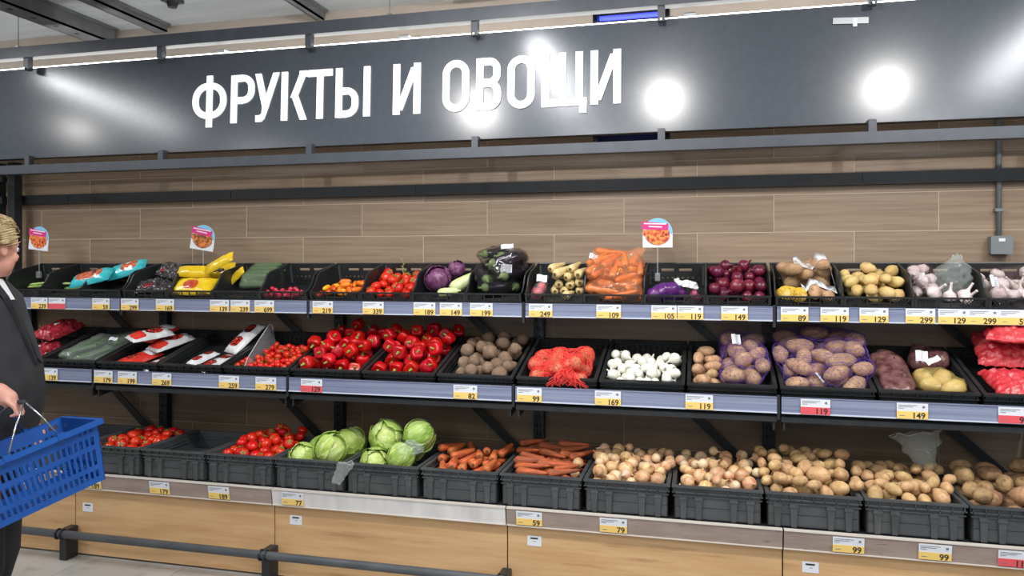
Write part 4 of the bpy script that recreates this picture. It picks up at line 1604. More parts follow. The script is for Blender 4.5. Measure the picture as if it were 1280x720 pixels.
# gathered loose end of a net, spilling over the rim
t = thing('net_tail', 'loose gathered end of red net hanging over the crate front', 'net bag')
setm(t, CR['d1'] @ TR(.05, .03, RIMM + .012, 0, 0, 0))
rg = random.Random(5)
for k in range(26):
    a = rg.uniform(-1, 1)
    b = MB()
    pts = []
    for q in range(9):
        u = q / 8
        s = .02 + .085 * u
        pts.append((a * s + .010 * math.sin(q * 1.3 + k), .03 - .075 * min(1, u * 1.6) - .006 * rg.random(), .018 + .01 * math.sin(u * 3 + k) - .085 * max(0, u - .35) ** 1.1 - .01 * abs(a)))
    b.tube(pts, .0015, 4)
    b.build('strand', net_r, t)
b = MB()
n, m = 14, 8
P = []
for i in range(n + 1):
    for j in range(m + 1):
        u, v = i / n * 2 - 1, j / m
        s = .02 + .08 * v
        P.append((u * s, .03 - .07 * min(1, v * 1.6) + .004 * math.sin(u * 9) - .003, .016 + .006 * math.sin(u * 8 + 2 * v) - .08 * max(0, v - .35) ** 1.1 - .01 * abs(u)))
for i in range(n):
    for j in range(m):
        for (p, q) in (((i, j), (i + 1, j + 1)), ((i + 1, j), (i, j + 1))):
            a, e = Vector(P[p[0] * (m + 1) + p[1]]), Vector(P[q[0] * (m + 1) + q[1]])
            b.tube([a, e], .0011, 3)
b.build('mesh_end', net_r, t, kind='stuff')

# bagged beets and yellow potatoes
eb = pack('e2', BEE, (-.182, -.01, .03, .40, .0555), heap(RIMM, .0, .06, .05, .545), 'beet inside the clear bag beside the yellow potatoes', 'bagged beets', 16, rot_any, (.7, .85), 43)
m_beetbag = pm('purple_brown_film', c(96, 52, 56), .25, c(150, 104, 104), 30, alpha=.62, spec=.8)
wrap('e2', eb, 'produce_bag', 'dark purple film bag of beets in the crate with yellow potatoes', 'bag', m_beetbag, .005, .35, .008, .016, 5)
ey = pack('e2', POTY, (-.01, .182, .03, .27, .0555), heap(RIMM, .015, .04, .03, .545), 'yellow potato in the film bag beside the beets', 'bagged yellow potatoes', 18, rot_flat, (1.25, 1.5), 44)
wrap('e2', ey, 'produce_bag', 'clear yellowish film bag of potatoes beside the bagged beets', 'bag', pm('yellowish_film', c(226, 204, 120), .2, alpha=.28, spec=.8), .005, .5, .006, .018, 6)
eb2 = pack('e2', BEE, (.0, .182, .29, .50, .0555), heap(RIMM, .0, .05, .05, .545), 'beet at the back of the crate behind the yellow potatoes', 'back beets', 7, rot_any, (.75, .9), 45)
wrap('e2', eb2, 'produce_bag', 'dark film bag of beets at the back behind the yellow potatoes', 'bag', m_beetbag, .005, .35, .008, .018, 7)
label_card('e2', .03, .27, RIMM + .06, .9, .1, .1, .055, .05, 'white paper label standing on the bag of yellow potatoes')
label_card('e2', .06, .2, RIMM + .068, .5, -.3, .5, .07, .025, 'white folded paper strip across the bag of yellow potatoes')

# red plastic bags at the right edge
m_redbag = pm('red_film', c(212, 72, 78), .34, c(190, 40, 50), 18, bump=.7, bscale=26, spec=.7, dirt_glint=(c(242, 130, 132), 22, (.58, .72)))
m_redp = pm('red_print', c(150, 22, 40), .3)
RBAG = [film_pack('red_bag', 'bag', .34, .24, .09, m_redbag, [('print', (-.1, .35, -.35, .15), m_redp, True)], 3, .016),
        film_pack('red_bag', 'bag', .32, .24, .085, m_redbag, [('print', (.0, .4, -.3, .1), m_redp, True)], 8, .016)]
put('e3', RBAG[0], .03, .17, 0.095, .1, .05, .15, 1, 'red plastic bag lying at the crate front at the right edge')
put('e3', RBAG[1], .02, .34, 0.115, .35, -.05, -.1, 1, 'red plastic bag at the back of the crate at the right edge')
put('e3', RBAG[0], .03, .27, 0.150, .1, .05, 2.9, .9, 'red plastic bag on top of the two others at the right edge')

# tomato packs and other film packs, left half of the middle shelf
m_tomwin = pm('tomatoes_under_film', c(206, 62, 48), .15, c(84, 14, 14), 70, contrast=(.42, .58), coat=.5, dirt_glint=(c(240, 200, 190), 90, (.62, .68)))  # pale flecks are highlights painted into the tomato colour
m_whitefilm = pm('white_film', c(226, 228, 228), .25, c(206, 208, 210), 20, bump=.3, bscale=30)
m_orred = pm('orange_red_film', c(224, 70, 52), .22, c(206, 44, 40), 16, bump=.3, bscale=30)
m_dkwin = pm('dark_window', c(52, 22, 20), .15, c(150, 50, 36), 60, coat=.5)
RWP = [film_pack('tomato_pack', 'tomato pack', .25, .13, .06, m_orred, [('window', (-.45, .15, -.5, .5), m_tomwin, True), ('white_end', (.35, .95, -.8, .8), m_whitefilm, False)], 4),
       film_pack('tomato_pack', 'tomato pack', .25, .13, .06, m_whitefilm, [('window', (-.2, .6, -.6, .6), m_tomwin, True), ('red_corner', (-.92, -.3, -.8, .8), m_orred, False)], 6),
       film_pack('tomato_pack', 'tomato pack', .24, .12, .055, m_whitefilm, [('window', (-.75, -.1, -.6, .6), m_tomwin, True), ('window', (.2, .8, -.55, .55), m_dkwin, True)], 9)]
put('b1', RWP[0], -.06, .16, 0.070, 0, .0, 1.15, 1.05, 'red film tomato pack at the front of its crate')
put('b1', RWP[1], .05, .33, 0.075, .05, .0, 1.2, 1.05, 'white tomato pack with big red window behind the red pack')
put('b1', RWP[0], -.06, .365, 0.075, .1, .0, 1.5, 1.0, 'red film tomato pack lying at the back of its crate')
put('b1', RWP[1], -.01, .24, 0.125, .1, .12, 1.1, 1.0, 'white and red tomato pack lying on top of the other packs')
put('b1', RWP[2], .12, .10, 0.070, 0, 0, 1.3, .8, 'small white tomato pack at the front right of its crate')
put('b2', RWP[2], .08, .14, 0.070, 0, .05, 1.25, 1.05, 'white film pack with round windows beside the crate wall')
put('b2', RWP[2], .13, .36, 0.075, .0, -.4, 1.2, 1.05, 'white film pack with dark window at the back of its crate')
put('b2', RWP[2], .02, .10, 0.070, .0, 0, 1.35, .75, 'small white film pack at the crate front, mostly empty crate')
m_dkred = pm('dark_red_film', c(122, 24, 36), .2, c(170, 50, 60), 24, bump=.4, bscale=30, dirt_glint=(c(214, 150, 156), 60, (.62, .7)))
DRB = film_pack('radish_bag', 'bag', .26, .18, .10, m_dkred, [('label_patch', (-.2, .1, -.2, .2), m_whitefilm, False)], 12, .012)
put('a2', DRB, .06, .16, 0.085, .1, 0, 1.2, 1, 'dark red film bag in the crate beside the shopper')
put('a2', DRB, .05, .34, 0.095, .1, 0, 1.5, 1, 'dark red film bag at the back of the crate beside the shopper')
cu = pack('a3', CUC, (-.18, .18, .03, .48, .0555), heap(.085, .04, .05, .04, .545), 'wrapped green cucumber on the middle shelf', 'wrapped cucumbers', 14, lambda rg: rot_side(rg, 1.3, .3, .08), (.95, 1.15), 50)
wrap('a3', cu, 'film_wrap', 'clear film round the cucumbers on the middle shelf', 'film', M_['film'], .004, .4, .006, .02, 9)
label_card('a3', -.02, .10, rest('a3', -.02, .10) + .014, .2, 0, .4, .05, .03, 'white label on the wrapped cucumbers at the front')
label_card('a3', .10, .28, rest('a3', .10, .28) + .014, .2, 0, .4, .05, .03, 'white label on the wrapped cucumbers at the back')
# clear bin with cherry tomatoes
pack('b3', CHE, (-.10, .178, .03, .36, .0555), heap(RIMM, .0, .03, -.02, .545), 'cherry tomato in the crate with the clear bin', 'cherry tomatoes', 90, rot_any, (.95, 1.3), 51)
pack('b3', CHE, (-.17, -.115, .04, .20, .0555), lambda x, y: .125, 'cherry tomato seen through the clear bin side', 'cherry tomatoes behind the clear bin', 14, rot_any, (1, 1.3), 52)
t = thing('clear_bin', 'clear plastic divider bin standing in the cherry tomato crate', 'bin')
setm(t, CR['b3'])
prof = [(.03, .057), (.03, .075), (.10, .13), (.24, .19), (.36, .235), (.385, .225), (.39, .19), (.40, .057)]
b = MB()
n_ = len(prof)
b.add([(-.107, y, z) for y, z in prof] + [(-.105, y, z) for y, z in prof], [tuple(range(n_)), tuple(range(2 * n_ - 1, n_ - 1, -1))] + [(i, i + n_, (i + 1) % n_ + n_, (i + 1) % n_) for i in range(n_)])
b.build('side_wall', M_['acrylic'], t)
MB().tube([(-.106, y, z) for y, z in prof[1:-1]], .0022, 6).build('edge', pm('bright_acrylic_edge', c(206, 212, 214), .2, alpha=.8), t)

# --- top level
pack('A2', LEE, TX, heap(.055, .02, .03, .03, .36), 'thin green stalk lying loose on the top shelf beside the shopper', 'green stalks', 7, lambda rg: rot_side(rg, .2, .5, .1), (.8, 1), 60)
pack('A3', LEE, TX, heap(.055, .0, .02, .0, .36), 'green stalk lying in the crate below the left promo card', 'green stalks in the next crate', 4, lambda rg: rot_side(rg, .15, .3, .1), (.9, 1.05), 61)
m_teal = pm('turquoise_film', c(36, 172, 184), .2, c(70, 196, 202), 20, bump=.3, bscale=30, spec=.7)
m_carwin = pm('carrots_under_film', c(222, 104, 52), .2, c(120, 60, 48), 60, (.4, 1.6, 1.6), contrast=(.42, .58), coat=.5, dirt_glint=(c(232, 210, 200), 60, (.60, .68)))  # pale flecks imitate glints of the film over the carrots
m_lab = pm('dark_label', c(44, 34, 40), .4)
TEAL = film_pack('carrot_pack', 'carrot pack', .27, .13, .075, m_teal, [('window', (-.68, .68, -.66, .66), m_carwin, True), ('brand_label', (.1, .42, -.2, .5), m_lab, False)], 14)
TEAL2 = film_pack('carrot_pack', 'carrot pack', .25, .13, .075, m_teal, [('window', (-.2, .7, -.66, .66), m_carwin, True)], 17)
put('A4', TEAL, -.16, .13, .095, .45, -.18, .20, 1, 'turquoise film pack of carrots lying in front, top shelf')
put('A4', TEAL2, .01, .25, .12, .5, -.22, .25, 1, 'turquoise film pack of carrots behind the other one, top shelf')
m_dknet = pm('black_net_film', c(34, 32, 34), .2, c(70, 66, 68), 40, bump=.5, bscale=40, dirt_glint=(c(200, 200, 196), 70, (.64, .7)))
DK = film_pack('dark_bag', 'bag', .24, .16, .06, m_dknet, [('red_patch', (-.6, -.1, -.7, -.2), pm('dark_red_print', c(120, 22, 36), .3), True)], 19, .012)
put('B1', DK, -.02, .14, .045, .25, 0, .4, 1, 'crumpled black film bag in the crate left of the yellow packs')
put('B1', DK, .03, .22, .06, .5, .1, -.3, .8, 'smaller crumpled black bag at the back left of the yellow packs')
m_yel = pm('yellow_film', c(240, 206, 36), .22, c(224, 184, 24), 16, bump=.25, bscale=30, spec=.7)
m_orwin = pm('red_food_window', c(206, 92, 48), .2, c(176, 60, 40), 50, coat=.5)
YEL = [film_pack('yellow_pack', 'pack', .20, .11, .05, m_yel, [('window', (-.45, .3, -.6, .35), m_orwin, True)], 21),
       film_pack('yellow_pack', 'pack', .17, .11, .05, m_yel, [('print', (-.5, .5, -.1, .25), m_lab, False)], 23),
       film_pack('yellow_pack', 'pack', .19, .07, .045, m_yel, [], 26)]
put('B2', YEL[0], -.03, .10, .055, .55, 0, .05, 1.3, 'yellow film pack with red window at the crate front, top shelf')
put('B2', YEL[2], -.06, .16, .085, .7, .02, .05, 1.2, 'yellow film pack lying behind the front one')
put('B2', YEL[1], .03, .27, .10, 1.0, -.05, .05, 1.2, 'yellow film pack with dark print standing at the back')
put('B2', YEL[2], .13, .14, .07, .7, -.45, .1, 1.1, 'slim yellow pack leaning diagonally towards the cucumber tray')
put('B2', YEL[2], .17, .22, .08, .8, -.7, .1, .85, 'small yellow pack tip standing up beside the cucumber tray')
# shrink-wrapped cucumber tray
cc = []
for k in range(5):
    cc.append(put('B3', CUC[k % 2], .06 + .004 * k, .12 + .042 * k, .06 + .012 * k, 0, 0, .12, .85, 'dark green cucumber wrapped on the tray, top shelf', 'cucumbers on the wrapped tray'))
for k in range(4):
    cc.append(put('B3', CUC[k % 2], .07, .145 + .042 * k, .11 + .012 * k, 0, 0, .1, .85, 'dark green cucumber wrapped on the tray, top shelf', 'cucumbers on the wrapped tray'))
wrap('B3', cc, 'film_wrap', 'clear film stretched over the cucumber tray on the top shelf', 'film', pm('greenish_film', c(150, 170, 140), .15, alpha=.3, spec=.8), .005, .25, .003, .02, 10)
pack('B4', RAD, (-.14, .08, .008, .12, .005), heap(.05, .0, .02, .0, .36), 'small red radish at the front of its crate', 'radishes', 40, rot_any, (.9, 1.3), 62)
pack('C1', MIN, (-.10, .14, .02, .2, .02), heap(.06, .02, .03, .0, .36), 'orange mini pepper on the tray on the top shelf', 'orange mini peppers', 30, rot_flat, (1, 1.2), 63)
for k, (x, lab) in enumerate(((-.04, 'left'), (.085, 'right'))):
    t = thing('produce_tray', 'low black tray under the orange mini peppers, %s one' % lab, 'tray')
    setm(t, CR['C1'] @ TR(x, .11, .0055))
    MB().box(-.06, .06, -.09, .09, 0, .004).build('base', M_['crate'], t)
    MB().box(-.06, .06, -.092, -.09, 0, .012).build('front_edge', M_['crate'], t)
pack('C1', CHE, (-.145, -.10, .01, .1, .005), heap(.045, 0, 0, 0, .36), 'cherry tomato at the crate corner left of the mini peppers', 'stray cherry tomatoes', 4, rot_any, (.9, 1.1), 64)
vt = pack('C2', TOM, TX, heap(.055, .045, .085, .08, .36), 'red vine tomato on the top shelf beside the purple cabbage', 'vine tomatoes', 34, rot_up, (.78, .98), 65)
t = thing('tomato_vine', 'thin green vine sprig standing among the vine tomatoes', 'vine')
setm(t, CR['C2'] @ TR(.03, .22, .10))
MB().tube([(0, 0, 0), (-.01, 0, .03), (.0, .0, .07), (-.012, 0, .10)], .0022, 6).build('sprig', m_stem, t)
for k in range(3):
    MB().tube([(0, 0, .02 + .02 * k), (.015 * (-1) ** k, 0, .03 + .025 * k)], .0018, 5).build('twig', m_stem, t)
put('C3', RCAB, -.062, .19, .085, .5, .2, 0, .95, 'large purple cabbage on the top shelf beside the vine tomatoes')
put('C3', RCAB, .025, .27, .08, .4, 0, 1, .62, 'small purple cabbage behind the large one')
put('C3', SQU[0], .04, .06, .045, 0, -.1, .1, .75, 'small light green squash at the crate front beside the purple cabbage')
put('C3', SQU[0], .10, .17, .075, 0, -.35, .65, 1.1, 'pale green squash lying diagonally beside the eggplants')
eg = pack('C4', EGG, (-.146, .146, .02, .35, .02), heap(.055, .04, .20, .21, .36, .05), 'dark eggplant in black film on the top shelf', 'wrapped eggplants', 14, lambda rg: rot_side(rg, 4.5, .9, .3), (.85, 1.05), 66)
eg.sort(key=lambda o: o.matrix_basis.translation.z)
m_blackfilm = pm('dark_clear_film', c(40, 40, 42), .12, alpha=.38, spec=1)
wrap('C4', eg[:len(eg) // 2], 'film_wrap', 'glossy dark film round the lower eggplants', 'film', m_blackfilm, .004, .3, .007, .018, 11)
wrap('C4', eg[len(eg) // 2:], 'film_wrap', 'glossy dark film round the eggplants piled on top', 'film', m_blackfilm, .004, .3, .009, .018, 12)
label_card('C4', .05, .12, rest('C4', .05, .12) + .02, 1.1, .05, .1, .06, .045, 'white price label on the wrapped eggplants')
label_card('C4', .03, .24, rest('C4', .03, .24) + .03, 1.0, -.1, .1, .07, .025, 'white label on the topmost wrapped eggplant')
pa = pack('D1', PAR, (-.06, .146, .008, .30, .005), heap(.055, .045, .125, .14, .36), 'pale parsnip lying with its crown to the aisle', 'parsnips', 20, lambda rg: rot_side(rg, 1.45, .35, .1), (.85, 1.0), 67)
tn = pack('D1', RAD, (-.146, -.06, .01, .2, .005), heap(.055, .03, .06, .05, .36), 'small purple and white turnip beside the parsnips', 'turnips beside the parsnips', 8, rot_any, (1.6, 2.0), 68)
wrap('D1', tn, 'film_wrap', 'clear film round the turnips beside the parsnips', 'film', M_['haze'], .004, .4, .005, .015, 13)
label_card('D1', -.08, .10, rest('D1', -.08, .1) + .02, .8, .1, .2, .055, .04, 'white label on the wrapped turnips')
cb = pack('D2', CARB, (-.16, .165, .01, .33, .006), heap(.055, .05, .17, .21, .36, .04), 'orange carrot inside the large clear bags', 'bagged carrots', 46, lambda rg: rot_side(rg, 1.0, 1.4, .3), (.85, 1.05), 69)
m_cbag = pm('orange_tinted_film', c(240, 160, 110), .14, alpha=.26, spec=1)
cb.sort(key=lambda o: o.matrix_basis.translation.z)
h_ = len(cb) // 2
wrap('D2', cb[:h_], 'produce_bag', 'clear bag of carrots at the crate front on the top shelf', 'bag', m_cbag, .004, .35, .007, .018, 14)
wrap('D2', cb[h_:], 'produce_bag', 'large clear bag of carrots piled on the other bag', 'bag', m_cbag, .004, .35, .009, .018, 15, tail=(.06, .0, .05))
label_card('D2', -.01, .26, rest('D2', -.01, .26) + .026, .9, .1, .1, .05, .028, 'white label on the upper carrot bag')
label_card('D2', -.12, .18, rest('D2', -.12, .18) + .022, .9, .4, .3, .045, .03, 'white label on the left of the carrot bags')
dr = pack('D3', ONR, (-.146, .06, .01, .15, .005), heap(.055, .03, .04, .0, .36), 'red onion in purple film in the nearly empty crate', 'red onions in purple film', 8, rot_any, (.9, 1.05), 70)
wrap('D3', dr, 'produce_bag', 'purple film bag of red onions in the nearly empty crate', 'bag', pm('purple_film', c(108, 52, 150), .2, alpha=.45, spec=.8), .004, .4, .006, .016, 16)
WP = film_pack('paper_sheet', 'paper', .12, .07, .02, m_whitefilm, [], 28, .012)
put('D3', WP, .055, .12, .06, .2, .3, .3, 1, 'crumpled white wrapper in the nearly empty crate')
pack('D3', ONR, (.06, .146, .01, .12, .005), heap(.05, .01, .01, .0, .36), 'small red onion at the right front of the nearly empty crate', 'stray red onions', 3, rot_any, (.65, .75), 71)
pack('D4', ONR, TX, heap(.055, .04, .10, .12, .36, .02), 'glossy red onion in the heaped crate on the top shelf', 'red onions', 60, rot_any, (.85, 1.12), 72)
# potatoes in white paper bags
ep = pack('E1', POTM, (-.13, .146, .17, .35, .006), heap(.055, .08, .125, .13, .36), 'brown potato in the rear paper bag on the top shelf', 'potatoes in the rear paper bag', 12, rot_flat, (.75, .95), 73)
ep2 = pack('E1', POTY, (-.146, .0, .01, .17, .006), heap(.055, .03, .05, .03, .36), 'yellow potato in yellow net beside the paper bag', 'yellow netted potatoes', 12, rot_flat, (1, 1.2), 74)
wrap('E1', ep2, 'net_bag', 'yellow net bag of potatoes on the top shelf', 'net bag', pm('yellow_net', c(236, 196, 60), .5), .003, .7, .002, .012, 17, .0009)
ep3 = pack('E1', POTM, (.0, .146, .01, .17, .006), heap(.055, .03, .05, .03, .36), 'brown potato in the front paper bag on the top shelf', 'potatoes in the front paper bag', 7, rot_flat, (.75, .9), 75)
m_netb = pm('fine_brown_net', c(190, 156, 118), .5, alpha=.22)
wrap('E1', ep, 'produce_bag', 'fine brown net bag of potatoes at the back of the crate', 'bag', m_netb, .003, .6, .002, .016, 18)


def paper_collar(key, pts, wd, name, lab):
    """a folded band of white paper standing over a bag"""
    b = MB()
    n = len(pts)
    P = [(x, y - wd / 2 + .01 * math.sin(i * 2.1), z - .012) for i, (x, y, z) in enumerate(pts)] + [(x, y + wd / 2, z + .006 * math.sin(i * 1.7)) for i, (x, y, z) in enumerate(pts)]
    P2 = [(x, y, z + .0012) for x, y, z in P]
    fs = [(i, i + 1, n + i + 1, n + i) for i in range(n - 1)]
    b.add(P + P2, fs + [tuple(2 * n + k for k in reversed(f)) for f in fs] + [(i, 2 * n + i, 2 * n + i + 1, i + 1) for i in range(n - 1)] + [(n + i, n + i + 1, 3 * n + i + 1, 3 * n + i) for i in range(n - 1)])
    o = tag(b.build(name, m_whitefilm, smooth=True), lab, 'paper bag')
    setm(o, CR[key])
    return o


paper_collar('E1', [(-.05 + .022 * i, .25, max(rest('E1', -.05 + .022 * i, .25), rest('E1', -.05 + .022 * i, .20), .05) + .014) for i in range(10)], .10, 'paper_bag', 'white paper bag top over the rear potatoes')
paper_collar('E1', [(-.02 + .02 * i, .14, max(rest('E1', -.02 + .02 * i, .14), rest('E1', -.02 + .02 * i, .10), .04) + .016) for i in range(9)], .07, 'paper_bag', 'white paper bag top over the front potatoes')
pack('E2', POTY, TX, heap(.055, .045, .09, .11, .36), 'small yellow potato in the heaped crate on the top shelf', 'yellow potatoes', 70, rot_flat, (.9, 1.15), 76)
ga = pack('E3', GAR, (-.146, .0, .10, .34, .006), heap(.055, .05, .09, .10, .36), 'garlic bulb in the clear bag left of the crumpled bag', 'garlic in the left clear bag', 12, rot_any, (.95, 1.1), 77)
wrap('E3', ga, 'produce_bag', 'clear bag of pinkish garlic left of the crumpled bag', 'bag', pm('dark_film', c(120, 96, 100), .15, alpha=.18, spec=.9), .004, .35, .008, .016, 19)
pack('E3', GAR, (-.10, .146, .01, .16, .006), heap(.055, .03, .06, .05, .36), 'loose garlic bulb with stalk at the crate front', 'loose garlic', 14, lambda rg: rot_up(rg, .9), (1.05, 1.25), 78)
label_card('E3', -.08, .22, rest('E3', -.08, .22) + .024, .7, .2, .4, .06, .04, 'white label on the clear bag of garlic')
ge = pack('E4', GAR, TX, heap(.055, .02, .06, .06, .36), 'garlic bulb in the crate cut by the right edge', 'garlic at the right edge', 26, rot_any, (1, 1.2), 79)
wrap('E4', ge[::2], 'produce_bag', 'clear bag of garlic at the right edge of the top shelf', 'bag', pm('dark_film', c(120, 96, 100), .15, alpha=.18, spec=.9), .004, .35, .008, .016, 20)
label_card('E4', -.09, .14, rest('E4', -.09, .14) + .03, .9, .3, .5, .05, .06, 'white folded label standing in the crate at the right edge')
label_card('E4', -.10, .09, rest('E4', -.10, .09) + .02, .4, .3, .9, .04, .045, 'white folded label lying low in the crate at the right edge')
label_card('E4', .07, .14, rest('E4', .07, .14) + .03, .5, -.1, .2, .08, .045, 'wide white label on garlic at the right edge')


# crumpled clear bags standing open
def loose_bag(key, x, y, z, w_, dp, h_, lab, seed, mat, lean=(0, 0), mouth=1.3, open_=True, rz=0):
    b = MB()
    n, m = 48, 26
    rings = []
    for i in range(m + 1):
        v = i / m
        ring = []
        for k in range(n):
            a = 2 * math.pi * k / n
            rr = (.62 + .42 * math.sin(math.pi * min(1, v * 1.1)) ** .7 if not open_ else .55 + (mouth - .55) * v ** .8)
            if not open_ and v > .75:
                rr *= 1 - .55 * (v - .75) / .25
            f = 1 + .26 * nz((math.cos(a) * 1.6, math.sin(a) * 1.6, v * 3), 1.4, seed) + .16 * nz((math.cos(a) * 4, math.sin(a) * 4, v * 7), 1.2, seed)
            ring.append((w_ / 2 * rr * f * math.cos(a) + lean[0] * v, dp / 2 * rr * f * math.sin(a) + lean[1] * v, h_ * v * (1 + .10 * nz((math.cos(a) * 2, math.sin(a) * 2, 0), 1.2, seed + 3) * v + (.12 * math.cos(a + .6) * v if open_ else 0))))
        rings.append(ring)
    b.rings(rings, cap=False)
    o = tag(b.build('clear_bag', mat, smooth=True), lab, 'plastic bag')
    setm(o, CR[key] @ TR(x, y, z, 0, 0, rz))
    e = MB().tube(rings[-1], .0016, 5, True).build('mouth_edge', pm('bag_edge', c(196, 206, 200), .2, alpha=.6), o)
    return o


loose_bag('E3', .035, .20, rest('E3', .035, .20) + .0, .15, .11, .21, 'crumpled clear plastic bag standing on the garlic', 4, M_['haze'], (.03, -.02), open_=False)
loose_bag('g11', .125, .33, rest('g11', .125, .33) - .004, .13, .08, .15, 'open clear plastic bag lying on the potatoes', 6, M_['haze'], (-.045, .0), 1.45)
t = loose_bag('g4', .155, .015, RIMB - .075, .075, .02, .12, 'clear plastic bag hanging over the rim between the cabbage crates', 9, M_['haze'], (.03, -.0), 1.1)
setm(t, CR['g4'] @ TR(.17, -.032, RIMB - .1, 0, .25, 0))
t = loose_bag('g5', .12, .08, rest('g5', .12, .08) + .005, .13, .12, .07, 'clear film bag round a cabbage at the crate front', 12, M_['haze'], (0, 0), open_=False)


# =================================================================== SHOPPER AND BASKET
def fwd(r_, u_, f_):
    """right, up, forward of the viewpoint to world (used once, to stand the shopper and basket in the aisle)"""
    cs, sn = math.cos(YAW), math.sin(YAW)
    return Vector((r_ * cs - f_ * sn, -DW + r_ * sn + f_ * cs, EYE + u_))


m_skin = pm('skin', c(222, 166, 146), .5, c(210, 150, 130), 12, sss=.1)
m_hair = pm('greying_blond_hair', c(196, 174, 132), .45, c(146, 122, 84), 60, (1, 1, .25), bump=.5, bscale=90)
m_jack = pm('black_suit_cloth', c(34, 35, 38), .8, c(44, 45, 48), 14, bump=.12, bscale=14)
m_trou = pm('black_trouser_cloth', c(26, 27, 30), .85, c(34, 35, 38), 10)
m_shirt = pm('white_shirt', c(226, 226, 228), .7)
m_shoe = pm('black_shoe_leather', c(22, 21, 21), .3)
m_leat = pm('brown_leather', c(150, 88, 52), .45, c(122, 66, 38), 20, bump=.1, bscale=60)
m_blue = pm('blue_basket_plastic', c(18, 74, 152), .38, c(26, 86, 166), 8)

base = fwd(-2.018, 0, 2.88)
PERS = thing('person', 'person in black suit jacket and trousers carrying a blue basket, at the left edge', 'person', (base.x, base.y, 0), (0, 0, R(30)))


